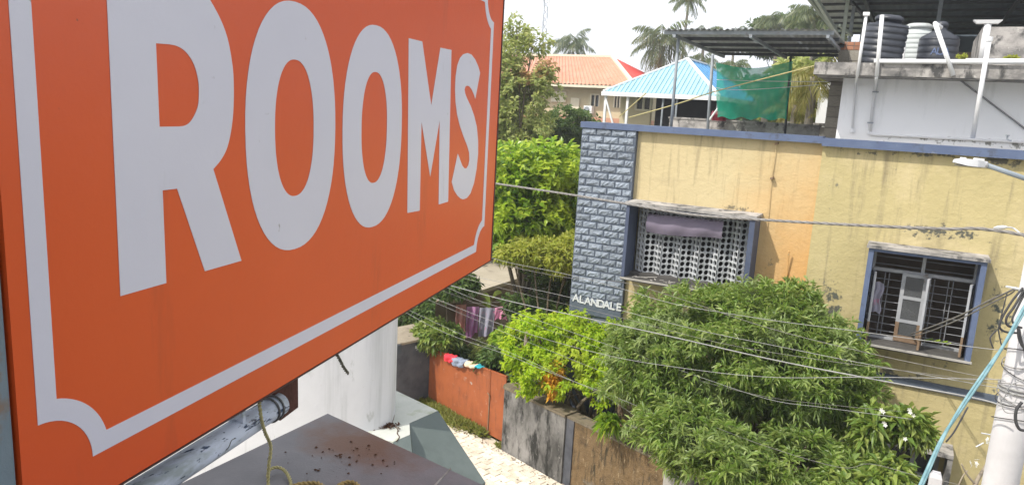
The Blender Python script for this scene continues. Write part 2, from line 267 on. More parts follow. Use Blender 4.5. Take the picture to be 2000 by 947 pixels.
def solo(name, mb, mat, label, cat, group=None, smooth=False, kind=None, loc=None):
    o = mb.build(name, M[mat] if isinstance(mat, str) else mat, None, loc, smooth); return tag(o, label, cat, group, kind)
def inst(name, me, parent, pos, rot=None, scl=None):
    o = bpy.data.objects.new(name, me); COL.objects.link(o); o.parent = parent
    o.location = np.array(pos, float)-org(parent)
    if rot is not None: o.rotation_euler = rot
    if scl is not None: o.scale = scl
    return o
def mesh_of(mb, mat, smooth=False):
    me = bpy.data.meshes.new('piece'); me.from_pydata(mb.v, [], mb.f); me.materials.append(M[mat])
    if smooth: me.polygons.foreach_set('use_smooth', [True]*len(me.polygons))
    me.update(); return me
def flat_shape(loops, to3d, thick):      # filled 2-d outline with holes, as a thin plate
    cu = bpy.data.curves.new('outline', 'CURVE'); cu.dimensions = '2D'; cu.fill_mode = 'BOTH'; cu.extrude = thick/2
    for lp in loops:
        sp = cu.splines.new('POLY'); sp.points.add(len(lp)-1)
        for i, (x, y) in enumerate(lp): sp.points[i].co = (x, y, 0, 1)
        sp.use_cyclic_u = True
    ob = bpy.data.objects.new('outline', cu); COL.objects.link(ob); bpy.context.view_layer.update()
    me = ob.evaluated_get(bpy.context.evaluated_depsgraph_get()).to_mesh()
    mb = MB(); mb.add([to3d(v.co.x, v.co.y, v.co.z) for v in me.vertices], [tuple(p.vertices) for p in me.polygons])
    bpy.data.objects.remove(ob); bpy.data.curves.remove(cu); return mb
def glyph(ch, size, bold, thick, to3d):
    cu = bpy.data.curves.new('glyph', 'FONT'); cu.body = ch; cu.size = size; cu.offset = bold; cu.extrude = thick/2; cu.align_x = 'CENTER'
    ob = bpy.data.objects.new('glyph', cu); COL.objects.link(ob); bpy.context.view_layer.update()
    me = ob.evaluated_get(bpy.context.evaluated_depsgraph_get()).to_mesh()
    mb = MB(); mb.add([to3d(v.co.x, v.co.y, v.co.z) for v in me.vertices], [tuple(p.vertices) for p in me.polygons])
    bpy.data.objects.remove(ob); bpy.data.curves.remove(cu); return mb
def smooth_path(pts, n=8):
    pts = [np.array(p, float) for p in pts]; out = []
    for i in range(len(pts)-1):
        p0 = pts[max(i-1, 0)]; p1 = pts[i]; p2 = pts[i+1]; p3 = pts[min(i+2, len(pts)-1)]
        for k in range(n):
            t = k/n; out.append(.5*((2*p1)+(-p0+p2)*t+(2*p0-5*p1+4*p2-p3)*t*t+(-p0+3*p1-3*p2+p3)*t**3))
    out.append(pts[-1]); return out
def twist(pts, R, r, turns_per_m, strands=2, seg=6):    # twisted strands along a path
    mb = MB(); d = [0]
    for a, b in zip(pts, pts[1:]): d.append(d[-1]+np.linalg.norm(b-a))
    step = 1/turns_per_m/7; n = max(4, int(d[-1]/step)); xs = np.linspace(0, d[-1], n); P = np.array(pts)
    Q = np.stack([np.interp(xs, d, P[:, k]) for k in range(3)], 1)
    for s_ in range(strands):
        path = []
        for i in range(n):
            t = nz(Q[min(i+1, n-1)]-Q[max(i-1, 0)]); ref = np.array([.3, .2, .93]) if abs(t[2]) < .8 else np.array([1., .1, 0])
            a = nz(np.cross(t, ref)); b = np.cross(t, a); an = xs[i]*turns_per_m*2*PI+2*PI*s_/strands
            path.append(Q[i]+R*(math.cos(an)*a+math.sin(an)*b))
        mb.tube(path, r, seg)
    return mb
# ------------------------------------------------------------------ foliage
def leaves_mesh(tips, dirs, per, L, W, spread=(.6, 1.4), droop=.25, tipdroop=.15, off=.1):
    n = len(tips)*per; T = np.repeat(np.array(tips), per, 0); D = np.repeat(np.array(dirs), per, 0)
    a = np.cross(D, rng.normal(size=(n, 3))); a /= np.linalg.norm(a, axis=1, keepdims=True)+1e-9
    th = rng.uniform(*spread, n)[:, None]; ld = np.cos(th)*D+np.sin(th)*a; ld[:, 2] -= droop; ld /= np.linalg.norm(ld, axis=1, keepdims=True)+1e-9
    up = np.tile([0, 0, 1.], (n, 1))+rng.normal(scale=.35, size=(n, 3))
    sd = np.cross(ld, up); sd /= np.linalg.norm(sd, axis=1, keepdims=True)+1e-9; nn = np.cross(sd, ld)
    l = (L*rng.uniform(.65, 1.2, n))[:, None]; wv = (W*rng.uniform(.75, 1.2, n))[:, None]
    base = T+ld*l*.06+D*(rng.uniform(-1, .3, n)[:, None])*off
    mid = base+ld*l*.48+nn*l*.06; tip = base+ld*l; tip[:, 2] -= (tipdroop*l)[:, 0]
    V = np.stack([base, mid-sd*wv/2+nn*wv*.12, tip, mid+sd*wv/2+nn*wv*.12], 1).reshape(-1, 3)
    i = np.arange(n)*4; Fc = np.concatenate([np.stack([i, i+2, i+1], 1), np.stack([i, i+3, i+2], 1)], 0); return V, Fc
def npmesh(name, V, Fc, mat, parent=None, loc=None):
    o0 = org(parent) if parent else np.array(loc, float); V = (V-o0).astype(np.float32)
    me = bpy.data.meshes.new(name); me.vertices.add(len(V)); me.vertices.foreach_set('co', V.ravel())
    k = Fc.shape[1]; me.loops.add(Fc.size); me.loops.foreach_set('vertex_index', Fc.ravel().astype(np.int32))
    me.polygons.add(len(Fc)); me.polygons.foreach_set('loop_start', (np.arange(len(Fc))*k).astype(np.int32))
    me.materials.append(M[mat]); me.update(calc_edges=True)
    o = bpy.data.objects.new(name, me); COL.objects.link(o)
    if parent: o.parent = parent
    else: o.location = o0
    ORG[o.name] = o0; return o
def crown_pts(ells, n, seed=0, shell=.7, gap=-.22, gsc=1.6, lob=.28):
    out = []; dr = []; tot = sum(e[3]*e[4]*e[5] for e in ells)**1
    wts = np.array([(e[3]*e[4]*e[5])**.75 for e in ells]); wts /= wts.sum()
    for e, wt in zip(ells, wts):
        c = np.array(e[:3]); R = np.array(e[3:6]); m = 0; k = int(n*wt); tries = 0
        while m < k and tries < k*6:
            tries += 1
            v = nz(rng.normal(size=3)); lobv = 1+lob*mnoise.noise(Vector(v*2.3+seed*7.3+c))+.15*mnoise.noise(Vector(v*6+seed*3.1))
            r = rng.uniform(.82, 1.05) if rng.random() < shell else rng.uniform(.35, .82)
            p = c+v*R*lobv*r
            if mnoise.noise(Vector(p*gsc+seed)) < gap: continue
            out.append(p); dr.append(nz(nz(v/R)+np.array([0, 0, .45])+rng.normal(scale=.25, size=3))); m += 1
    return np.array(out), np.array(dr)
def limbs(parent, base, ells, r0, fork=.45, mat='bark', n_extra=2):
    base = np.array(base, float); cen = np.mean([e[:3] for e in ells], axis=0); zc = base[2]+(cen[2]-base[2])*fork
    fk = base+(cen-base)*fork*np.array([.5, .5, 1]); fk[2] = zc
    mb = MB(); mid = (base+fk)/2+np.array([rng.uniform(-.1, .1), rng.uniform(-.1, .1), 0])
    mb.tube(smooth_path([base-[0, 0, .1], mid, fk], 4), np.linspace(r0*1.15, r0*.75, 9), 9); part('trunk', mb, mat, parent, True)
    for e in ells:
        mb = MB(); c = np.array(e[:3]); R = np.array(e[3:6])
        m2 = (fk+c)/2+rng.normal(scale=.12, size=3)
        pth = smooth_path([fk-(fk-mid)*.1, m2, c], 4); mb.tube(pth, np.linspace(r0*.6, r0*.25, len(pth)), 7)
        for _ in range(n_extra+2):
            v = nz(rng.normal(size=3)+[0, 0, .3]); q = c+v*R*.75; st = m2+(c-m2)*rng.uniform(.2, 1); mb.tube(smooth_path([st, (st+q)/2+rng.normal(scale=.08, size=3), q], 3), np.linspace(r0*.22, r0*.05, 7), 5)
        part('limb', mb, mat, parent, True)
def tree(name, label, cat, base, ells, mat, n, per, L, W, r0=.12, group=None, seed=0, spread=(.6, 1.4), droop=.25, tipd=.15, shell=.7, gap=-.22, gsc=1.6, trunk=True, off=.1, extra=None, lob=.28):
    t = thing(name, label, cat, base, group)
    if trunk: limbs(t, base, ells, r0)
    P, D = crown_pts(ells, n, seed, shell, gap, gsc, lob)
    V, Fc = leaves_mesh(P, D, per, L, W, spread, droop, tipd, off); tag(npmesh('crown', V, Fc, mat, t), kind='stuff')
    return t, P, D
# ================================================================== SETTING
g = MB(); g.add([(-900, -900, -.12), (900, -900, -.12), (900, 1400, -.12), (-900, 1400, -.12)], [(0, 1, 2, 3)])
tag(g.build('ground', M['earth'], None, (0, 0, -.12)), kind='structure')
LA = np.array([-6.62, 12.47, 0]); LD = nz([-9.15+6.62, 13.34-12.47, 0]); LN = np.array([LD[1], -LD[0], 0])   # lane: along the gate, and across it towards us
if LN[1] > 0: LN = -LN
def lp(a, b, z=0.): return LA+LD*a+LN*b+np.array([0, 0, z])     # a: metres left of the gate's right post, b: metres out from the wall
g = MB(); g.add([lp(-16, -.05, -.03), lp(-16, 9, -.03), lp(14, 9, -.03), lp(14, -.05, -.03)], [(0, 1, 2, 3)])
lane = tag(g.build('lane', M['lane'], None, lp(0, 0, -.03)), kind='structure')
pv = MB(); pv.add([(-.143, -.078, 0), (.143, -.078, 0), (.143, .078, 0), (-.143, .078, 0), (-.138, -.0735, .034), (.138, -.0735, .034), (.138, .0735, .034), (-.138, .0735, .034)],
    [(4, 5, 6, 7), (0, 1, 5, 4), (1, 2, 6, 5), (2, 3, 7, 6), (3, 0, 4, 7)])
pvm = mesh_of(pv, 'paver'); ang = math.atan2(LD[1], LD[0])
for i in range(15):
    for j in range(20):
        a = -1.9+i*.292+(.146 if j % 2 else 0); b = .27+j*.163
        inst('paver', pvm, lane, lp(a, b, -.032+rng.uniform(-.004, .004)), (rng.normal(scale=.012), rng.normal(scale=.012), ang+rng.normal(scale=.02)))
# ================================================================== HOUSE
YF = 13.0
def fx(px, py, y=YF): return aty(px, py, y)
house = thing('house', 'two-storey yellow house with a blue stone-block pillar and two boxed blue windows', 'house', (-1.5, 13, -.1))
XL, XP, XS, XR = -5.55, -4.47, -1.31, 7.5
def holed(mb, x0, x1, z0, z1, y, th, holes):
    xs = sorted({x0, x1, *[v for h in holes for v in h[:2]]}); zs = sorted({z0, z1, *[v for h in holes for v in h[2:]]})
    for a, b in zip(xs, xs[1:]):
        for c, d in zip(zs, zs[1:]):
            if any(h[0] <= a and b <= h[1] and h[2] <= c and d <= h[3] for h in holes): continue
            mb.add([(a, y, c), (b, y, c), (b, y, d), (a, y, d)], [(0, 1, 2, 3)]); mb.add([(a, y+th, c), (b, y+th, c), (b, y+th, d), (a, y+th, d)], [(3, 2, 1, 0)])
    for h in holes:
        a, b, c, d = h; mb.add([(a, y, c), (b, y, c), (b, y, d), (a, y, d), (a, y+th, c), (b, y+th, c), (b, y+th, d), (a, y+th, d)], [(0, 4, 5, 1), (1, 5, 6, 2), (2, 6, 7, 3), (3, 7, 4, 0)])
    mb.add([(x0, y, z0), (x1, y, z0), (x1, y, z1), (x0, y, z1), (x0, y+th, z0), (x1, y+th, z0), (x1, y+th, z1), (x0, y+th, z1)], [(0, 1, 5, 4), (1, 2, 6, 5), (2, 3, 7, 6), (3, 0, 4, 7)])
    return mb
W1 = (-4.40, -2.36, 3.86, 5.16); W2 = (-.36, 1.11, 3.50, 4.97); W3 = (-.45, 1.02, .45, 1.86)
part('wall', holed(MB(), XP, XS, -.3, 6.60, YF, .2, [W1]), 'yellow', house, label='pale yellow wall panel turning orange at its lower right')
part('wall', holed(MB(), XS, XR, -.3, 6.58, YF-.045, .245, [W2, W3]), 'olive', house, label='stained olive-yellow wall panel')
b = MB(); b.box(XL+.02, XL+.22, YF+.25, 23.6, -.3, 6.58); part('wall', b, 'olive', house)
b = MB(); b.box(XL+.02, XR, 23.6, 23.8, -.3, 6.58); part('wall', b, 'olive', house)
b = MB(); b.box(XR-.2, XR, YF+.25, 23.6, -.3, 6.58); part('wall', b, 'olive', house)
b = MB(); b.box(XL+.22, XR-.2, YF+.25, 23.6, 6.28, 6.42); part('roof', b, 'conc', house)
b = MB(); b.box(XL+.22, XR-.2, YF+.25, 23.6, 2.9, 3.05); part('floor_slab', b, 'conc', house)
b = MB(); b.box(XL-.02, XS-.01, YF-.14, YF+.26, 6.565, 6.675); part('parapet_band', b, 'bluetrim', house)
b = MB(); b.box(XS-.01, XR, YF-.17, YF+.26, 6.53, 6.655); part('parapet_band', b, 'bluetrim', house)
b = MB(); b.box(XP+.002, XR, YF-.10, YF-.002, 2.83, 2.95); part('floor_band', b, 'joint', house)
# stone pillar: every block laid one by one
pil = MB(); pil.box(XL, XP, YF-.10, YF+.24, -.3, 6.56); pil = part('pillar', pil, 'joint', house)
bms = []
for k in range(16):
    mb = MB(); nu, nv = 6, 3; hw, hh = .133, .051; rid = rng.uniform(.3, .7)
    def fn(u, v, k=k, rid=rid):
        e = 0 if (u in (0, 1) or v in (0, 1)) else 1
        y = -(.010+e*(.012+rng.uniform(-.013, .016))+(0 if e else rng.uniform(-.004, .005)))
        return ((u*2-1)*hw*(1 if e else .985)+e*rng.uniform(-.012, .012), y, (v*2-1)*hh+(e*(rid-.5)*.04+(e*.9+.1)*rng.uniform(-.012, .012)))
    vs = [fn(i/nu, j/nv) for j in range(nv+1) for i in range(nu+1)]
    mb.add(vs, [(j*(nu+1)+i, j*(nu+1)+i+1, (j+1)*(nu+1)+i+1, (j+1)*(nu+1)+i) for j in range(nv) for i in range(nu)])
    mb.hexa([(-hw, -.0098, -hh), (hw, -.0098, -hh), (hw, .01, -hh), (-hw, .01, -hh), (-hw, -.0098, hh), (hw, -.0098, hh), (hw, .01, hh), (-hw, .01, hh)])
    bms.append(mesh_of(mb, 'block'))
row = 0; z = 6.50; pitch = .1355
LZ0, LZ1 = 3.01, 3.19
while z > 2.3:
    if not (z-.05 < LZ1 and z+.05 > LZ0):
        n0 = 0 if row % 2 == 0 else -.5
        for c in range(5):
            x0 = XL+.015+(n0+c)*.297; x1 = x0+.27; a = max(x0, XL+.012); bb = min(x1, XP-.008)
            if bb-a < .05: continue
            inst('stone_block', bms[rng.integers(16)], pil, ((a+bb)/2, YF-.10, z), (rng.normal(scale=.006), rng.normal(scale=.008), rng.normal(scale=.012)), ((bb-a)/.27, 1, 1))
    z -= pitch; row += 1
b = MB(); b.box(XL+.008, XP-.006, YF-.128, YF-.0995, LZ0-.03, LZ1+.03); band = part('name_band', b, 'joint', house)
for ch, px, py in zip('ALANDALE', (1125, 1136, 1148, 1161, 1173.5, 1185, 1196, 1208.5), (581, 584, 587, 590, 592.5, 594.5, 597, 599)):
    p = aty(px, py, YF-.135)
    part('letter', glyph(ch, .205, .0045, .014, lambda x, y, z_, p=p: (p[0]+x, p[1]-z_, p[2]+y-.075)), 'mark', band)
# --- window one: deep blue box, folded breeze-block screen
YB = 12.50
def boxed(px0, pz0, x0, x1, z0, z1, yb, yw, th, mat, sides='lrtb'):
    mb = MB()
    if 'l' in sides: mb.box(x0-th, x0, yb, yw, z0, z1)
    if 'r' in sides: mb.box(x1, x1+th, yb, yw, z0, z1)
    return mb
tl, tr, bl, br = aty(1224, 399, YB), aty(1476, 428, YB), aty(1212, 547, YB), aty(1458.7, 573, YB)
x0 = (tl[0]+bl[0])/2; x1 = (tr[0]+br[0])/2; zt = (tl[2]+tr[2])/2; zb = (bl[2]+br[2])/2; th = .09
wb = MB(); wb.box(x0, x1, YB+.01, YF-.003, zt-.03, zt-.001)
win1 = part('window_box', wb, 'bluedeep', house, label='deep blue window box with a folded breeze-block screen')
for xa, xb, ye in ((x0, x0+.06, YF-.002), (x1-th, x1, YF)): wb = MB(); wb.box(xa, xb, YB, ye, zb+.001, zt-.031); part('jamb', wb, 'bluedeep', win1)
b = MB(); b.box(x0-.02, x1+.025, YB-.04, YF, zt, zt+.05); part('ledge', b, 'concdark', win1)
b = MB(); b.box(x0-.01, x1+.01, YB-.012, YF-.003, zb-.05, zb); part('sill', b, 'sillc', win1)
b = MB(); b.box(x0-.008, x1+.008, YB-.022, YB-.013, zb-.03, zb+.002); part('sill_lip', b, 'conc', win1)
# breeze blocks
bs = .108; hole = []
q = bs/2
plus = [(-.25, -.42), (.25, -.42), (.27, -.27), (.42, -.25), (.42, .25), (.27, .27), (.25, .42), (-.25, .42), (-.27, .27), (-.42, .25), (-.42, -.25), (-.27, -.27)]
def bb_mesh():
    mb = MB(); inner = [(x*bs, z) for x, z in [(a, c*bs) for a, c in plus]]
    outer = [(-.25*bs, -q), (.25*bs, -q), (q, -q), (q, -.25*bs), (q, .25*bs), (q, q), (.25*bs, q), (-.25*bs, q), (-q, q), (-q, .25*bs), (-q, -.25*bs), (-q, -q)]
    n = 12; V = []
    for y in (-.02, .02): V += [(x, y, z) for x, z in outer]+[(x, y, z) for x, z in inner]
    fs = []
    for i in range(n):
        j = (i+1) % n; fs += [(i, j, n+j, n+i), (2*n+j, 2*n+i, 3*n+i, 3*n+j), (n+i, n+j, 3*n+j, 3*n+i)]
    mb.add(V, fs); return mesh_of(mb, 'jaali')
bbm = bb_mesh(); jx0 = x0+.10; jx1 = x1-th-.02; per_n = 6; rows_n = 12; pw = (jx1-jx0)/per_n; jz0 = zb+.06; vz = (zt-.03-jz0)/rows_n
fold = math.acos(min(.98, pw/4/bs))
for pi_ in range(per_n):
    for c in range(4):
        s_ = 1 if c < 2 else -1
        xx = jx0+pi_*pw+(c+.5)*pw/4; yy = YF+.02-math.sin(fold)*bs*((c+.5) if c < 2 else (3.5-c))
        for r_ in range(rows_n):
            inst('breeze_block', bbm, win1, (xx, yy, jz0+(r_+.5)*vz), (0, 0, -s_*fold), (1, 1, vz/bs))
b = MB(); b.box(x0+.061, x1-th-.001, YF-.21, YF-.02, zb+.001, zb+.058); part('screen_base', b, 'sillc', win1)
b = MB(); b.box(W1[0]-.1, W1[1]+.1, YF+.75, YF+.8, 3.3, 5.6); part('room_back', b, 'dark', house)  # black sheet painting the room's darkness behind the screen
# rolled sheet hung in front of the screen
pa, pb = aty(1266, 420, 12.74), aty(1414, 434, 12.74)
def shfn(u, v): return (pa[0]+(pb[0]-pa[0])*u, 12.72-.05*math.sin(v*PI)-.01*math.sin(u*17+v*3), pa[2]+(pb[2]-pa[2])*u-v*(.305+.02*math.sin(u*5)))
b = MB(); b.grid(shfn, 24, 8)
for i, p in enumerate([pa, pb]): pass
b.tube([(pa[0], 12.735, pa[2]+.012), (pb[0], 12.735, pb[2]+.012)], .012, 6)
b.tube([(pa[0]+.15, 12.735, pa[2]+.01), (pa[0]+.15, 12.735, zt+.01)], .006, 5); b.tube([(pb[0]-.1, 12.735, pb[2]+.01), (pb[0]-.1, 12.735, zt+.01)], .006, 5)
solo('rolled_sheet', b, 'purple', 'faded purple rolled sheet hanging in front of the breeze-block screen', 'sheet', smooth=True)
b = MB()
for _ in range(26):
    c = np.array([rng.uniform(x0+.15, x1-.2), rng.uniform(YB+.03, YB+.22), zb+.012]); a_ = rng.uniform(0, 6.3); l_ = rng.uniform(.02, .07)
    b.obox(c, (l_*math.cos(a_), l_*math.sin(a_), .003), (-.008*math.sin(a_), .008*math.cos(a_), 0), (0, 0, .006))
b.tube([(x0+.25, YB+.06, zb+.02), (x0+.62, YB+.2, zb+.05)], .008, 5)
solo('rubble', b, 'conc', 'scattered rubble and a stick lying on the breeze-block window sill', 'rubble', kind='stuff')
# --- window two: blue box, grille, casements
tl, tr, bl, br = aty(1699.5, 483, YB), aty(1930, 513, YB), aty(1669, 664, YB), aty(1894.5, 708, YB)
x0 = (tl[0]+bl[0])/2; x1 = (tr[0]+br[0])/2; zt = (tl[2]+tr[2])/2; zb = (bl[2]+br[2])/2; th = .075; yw = YF-.047
wb = MB(); wb.box(x0+th+.001, x1-th-.001, YB, YB+.03, zt-.05, zt-.001)
win2 = part('window_box', wb, 'bluetrim', house, label='bright blue window box with an open casement and steel grille')
for xa, xb in ((x0, x0+th), (x1-th, x1)): wb = MB(); wb.box(xa, xb, YB, yw, zb, zt-.0005); part('jamb', wb, 'bluetrim', win2)
b = MB(); b.box(x0-.03, x1+.03, YB-.045, yw, zt, zt+.045); part('ledge', b, 'concdark', win2)
b = MB(); b.box(x0-.001, x1+.001, YB-.004, yw-.001, zb-.05, zb-.001); part('sill', b, 'sillc', win2)
b = MB(); b.box(x0-.02, x1+.02, YB-.02, YB-.0045, zb-.03, zb+.003); part('sill_lip', b, 'conc', win2)
a0, a1, c0, c1 = W2; fm = MB()
fm.box(a0, a0+.055, YF-.03, YF+.05, c0, c1); fm.box(a1-.055, a1, YF-.03, YF+.05, c0, c1); fm.box(a0+.055, a1-.055, YF-.03, YF+.05, c1-.055, c1); fm.box(a0+.055, a1-.055, YF-.03, YF+.05, c0, c0+.05)
zt2 = c1-.30; fm.box(a0+.055, a1-.055, YF-.035, YF+.04, zt2-.05, zt2); xm = (a0+a1)/2; fm.box(xm-.025, xm+.025, YF-.032, YF+.035, zt2, c1-.055)
part('window_frame', fm, 'framew', win2)
for k in range(11):
    zz = c0+.12+k*.122
    if abs(zz-zt2+.025) > .04: bm_ = MB(); bm_.tube([(a0+.05, YF+.07, zz), (a1-.05, YF+.07, zz)], .0075, 6); part('grill_bar', bm_, 'bar', win2)
for xx in (a0+.22, a0+.28, xm+.12, xm+.18, a1-.36, a1-.30):
    bm_ = MB(); bm_.tube([(xx, YF+.055, c0+.04), (xx, YF+.055, zt2-.04)], .008, 6); part('grill_bar', bm_, 'bar', win2)
def casement(hx, hy, ang_, wd, z0, z1, flip):
    dx = np.array([math.cos(ang_), math.sin(ang_), 0]); nn = np.array([-dx[1], dx[0], 0])*.016; o = np.array([hx, hy, 0])
    cs = MB(); st = .055
    def pc(u0, u1, v0, v1, mb): mb.obox(o+dx*(u0+u1)/2+np.array([0, 0, (v0+v1)/2]), dx*(u1-u0)/2, nn, np.array([0, 0, (v1-v0)/2]))
    for u in (0, wd-st): pc(u, u+st, z0+.28*(z1-z0), z1, cs)
    hs = (z1-z0); rails = [z0+.28*hs, z0+.62*hs, z1-.06]
    for r_ in rails[0:]: pc(st, wd-st, r_, r_+.05, cs)
    lo_ = MB()
    for u in (0, wd-st): pc(u, u+st, z0, z0+.28*hs-.001, lo_)
    pc(st, wd-st, z0, z0+.10, lo_)
    part('casement', cs, 'framew', win2); part('casement_foot', lo_, 'framebrown', win2, label='bare brown lower end of the casement')
    for v0, v1 in ((z0+.10, rails[0]), (rails[0]+.05, rails[1]), (rails[1]+.05, rails[2])):
        gm = MB(); gm.obox(o+dx*wd/2+np.array([0, 0, (v0+v1)/2]), dx*(wd/2-st), nn*.2, np.array([0, 0, (v1-v0)/2])); part('pane', gm, 'glass', win2)
casement(xm-.27, YF-.06, math.radians(-4), .36, c0+.03, zt2-.02, 0)
casement(xm+.115, YF-.10, math.radians(-96), .34, c0+.03, zt2-.02, 0)
casement(a1-.03, YF-.05, math.radians(-101), .36, c0+.03, zt2-.02, 1)
casement(a0+.03, YF-.05, math.radians(-80), .34, c0+.03, zt2-.02, 1)
b = MB(); b.box(a0-.6, a1+.6, YF+1.7, YF+1.75, 3.06, 6.2); part('room_back', b, 'brownwall', house)
def clothfn(u, v): return (a0+.06+.16*u+.02*math.sin(v*9), YF-.08+.02*math.sin(u*12), c0+.95-.5*v-.06*abs(u-.5))
b = MB(); b.grid(clothfn, 8, 8); solo('hung_cloth', b, 'cl_grey', 'pale cloth hung at the left jamb of the grilled window', 'cloth', smooth=True)
b = MB()
for k in range(7): b.obox((xm+.2+k*.05, YF-.1, zb+.12+.02*(k % 2)), (.03, 0, .01), (0, .02, 0), (0, 0, .008))
solo('green_bundle', b, 'lf_bright', 'small green leafy scraps on the sill of the grilled window', 'plant scraps')
# --- ground-floor window under its shade slab
x0, x1 = -.62, 1.16; b = MB(); b.box(x0, x1, YF-.52, yw, 1.95, 2.01); sh = part('sunshade', b, 'concdark', house)
b = MB(); b.box(x1-.07, x1, YF-.50, yw, .4, 1.949); b.box(x0, x0+.07, YF-.50, yw, .4, 1.949); part('shade_fin', b, 'concdark', house)
a0, a1, c0, c1 = W3; fm = MB()
for u in (a0, (a0+a1)/2-.03, a1-.06, a0+.33, a1-.40): fm.box(u, u+.06, YF-.03, YF+.04, c0, c1)
fm.box(a0, a1, YF-.032, YF+.038, c1-.06, c1-.001); fm.box(a0, a1, YF-.032, YF+.038, c1-.50, c1-.45); fm.box(a0, a1, YF-.032, YF+.038, c0, c0+.05)
lw = part('window', fm, 'framew', house); gm = MB(); gm.box(a0, a1, YF+.042, YF+.05, c0, c1); part('pane', gm, 'glass', lw)
b = MB(); b.box(a0-.4, a1+.4, YF+1.0, YF+1.05, .2, 2.4); part('room_back', b, 'dark', house)  # near-black sheet gives the lower room its shade by colour
# --- thin conduit with clips, drooping painted pipe
c_ = [aty(1517, 280, YF-.03), aty(1507, 345, YF-.03), aty(1502, 400, YF-.03), aty(1497, 455, YF-.03)]
b = MB(); b.tube(c_, .007, 6); part('conduit', b, 'yellow', house)
for p in (aty(1517, 281, YF-.045), aty(1508, 348, YF-.045)):
    b = MB(); b.obox(p, (.025, 0, .008), (0, .05, 0), (0, 0, .016)); part('clip', b, 'framebrown', house)
c_ = smooth_path([aty(1541, 490, YF-.09), aty(1538, 520, YF-.05), aty(1535, 552, YF-.02)], 6)
b = MB(); b.tube(c_, .014, 7); part('pipe_stub', b, 'orangewall', house)
c_ = smooth_path([aty(1533, 562, YF-.03), aty(1535, 549, YF-.07), aty(1541, 547, YF-.11), aty(1542, 556, YF-.12), aty(1540, 580, YF-.11), aty(1537, 610, YF-.08)], 6)
b = MB(); b.tube(c_, .018, 8); part('pipe_stub', b, 'orangewall', house)
# ================================================================== WHITE ROOF BUILDING
wbld = thing('roof_building', 'white rooftop building with a stained slab edge behind the blue parapet', 'building', (2, 13.3, 6.4))
b = MB(); b.box(-1.205, 7.4, 13.70, 13.9, 6.424, 7.655); part('wall', b, 'roofwall', wbld)
b = MB(); b.box(-1.60, 7.4, 12.98, 21.5, 7.66, 7.855); part('roof_slab', b, 'concdark', wbld)
yb = 15.0; bl_, br_ = aty(1612, 262, yb), aty(1652, 262, yb); tl_ = aty(1622, 150, yb)
b = MB(); bxa, bxb = (bl_[0]+tl_[0])/2-.02, br_[0]+.15; b.box(bxa+.012, bxb, yb+.012, yb+.2, 6.42, 7.655); sw = part('block_wall', b, 'mortar', wbld)
bk = MB(); bk.box(-.5, .5, -.5, .5, -.5, .5); bkm = mesh_of(bk, 'brick')
z = 6.43; k = 0
while z < 7.6:
    hgt_ = min(.19, 7.64-z); cuts = ([0, 1] if k % 2 == 1 else [0, .55, 1])
    for u0, u1 in zip(cuts, cuts[1:]):
        w_ = (bxb-bxa); xa, xb = bxa+w_*u0+.008, bxa+w_*u1-.008
        inst('block', bkm, sw, ((xa+xb)/2, yb+.1+rng.uniform(-.006, .006), z+hgt_/2-.006), (0, 0, 0), (xb-xa, .2, hgt_-.016))
    z += .195; k += 1
# block pier that carries the canopies
yp = 15.2; p0, p1 = aty(1634, 128, yp), aty(1684, 82, yp); b = MB(); b.box(p0[0]+.006, p1[0]-.006, yp+.006, yp+.4, 7.857, p1[2]); pier = part('pier', b, 'mortar', wbld)
rb = mesh_of(MB().box(-.5, .5, -.5, .5, -.5, .5), 'redbrick'); z = 7.86
while z < p1[2]-.03:
    top = z > p1[2]-.2; h_ = .075 if top else .19; h_ = min(h_, p1[2]-z); cuts = np.linspace(p0[0], p1[0], 4 if top else 3)
    for xa, xb in zip(cuts, cuts[1:]): inst('brick' if top else 'block', rb if top else bkm, pier, ((xa+xb)/2, yp+.2, z+h_/2), (0, 0, 0), (xb-xa-.014, .4, h_-.012))
    z += h_
# concrete tank room
cb0 = aty(1905, 118, 15); ct0 = aty(1906, 53, 15)
b = MB(); b.box(cb0[0]+.03, 5, 15, 17.5, 7.857, ct0[2]); part('tank_room', b, 'concdark', wbld)
b = MB(); b.box(-1.0, 7, 20.6, 20.8, 7.857, 8.70); part('back_wall', b, 'brownwall', wbld)
# plastic water tanks
def wtank(name, label, c, r, h, mat, ribs, tilt=0, cone=.18, lid=.35, dent=.945):
    t = thing(name, label, 'water tank', c, 'water tanks on the white roof building')
    pr = [(r*.98, 0)]
    for k in range(ribs):
        z0 = h*(k+.15)/ribs; dz = h/ribs
        pr += [(r, z0), (r, z0+dz*.45), (r*dent, z0+dz*.55), (r*dent, z0+dz*.8), (r, z0+dz*.9)]
    pr += [(r*.97, h), (r*.93, h+.04), (r*lid, h+cone), (r*lid, h+cone+.05)]
    b = MB(); b.lathe(c, pr, 40); bd = part('tank_body', b, mat, t, True)
    b = MB(); b.lathe(np.array(c)+[0, 0, h+cone+.051], [(r*lid*1.12, 0), (r*lid*1.12, .05), (r*lid*.8, .09), (.02, .10)], 28); part('lid', b, mat, t, True)
    t.rotation_euler = (tilt*.6, tilt, 0); return t
def wt_at(pxl, pxr, pyb, pyt, y, zbase):
    a, b_ = aty(pxl, (pyb+pyt)/2, y), aty(pxr, (pyb+pyt)/2, y); tp = aty((pxl+pxr)/2, pyt, y); return ((a[0]+b_[0])/2, y, zbase), (b_[0]-a[0])/2, tp[2]-zbase
c, r, h = wt_at(1680, 1765, 118, 46, 14.6, 7.857); wtank('water_tank', 'large black ribbed water tank at the left end of the roof slab', c, r, h-.06, 'tankblack', 7, math.radians(5), .05, .6, .965)
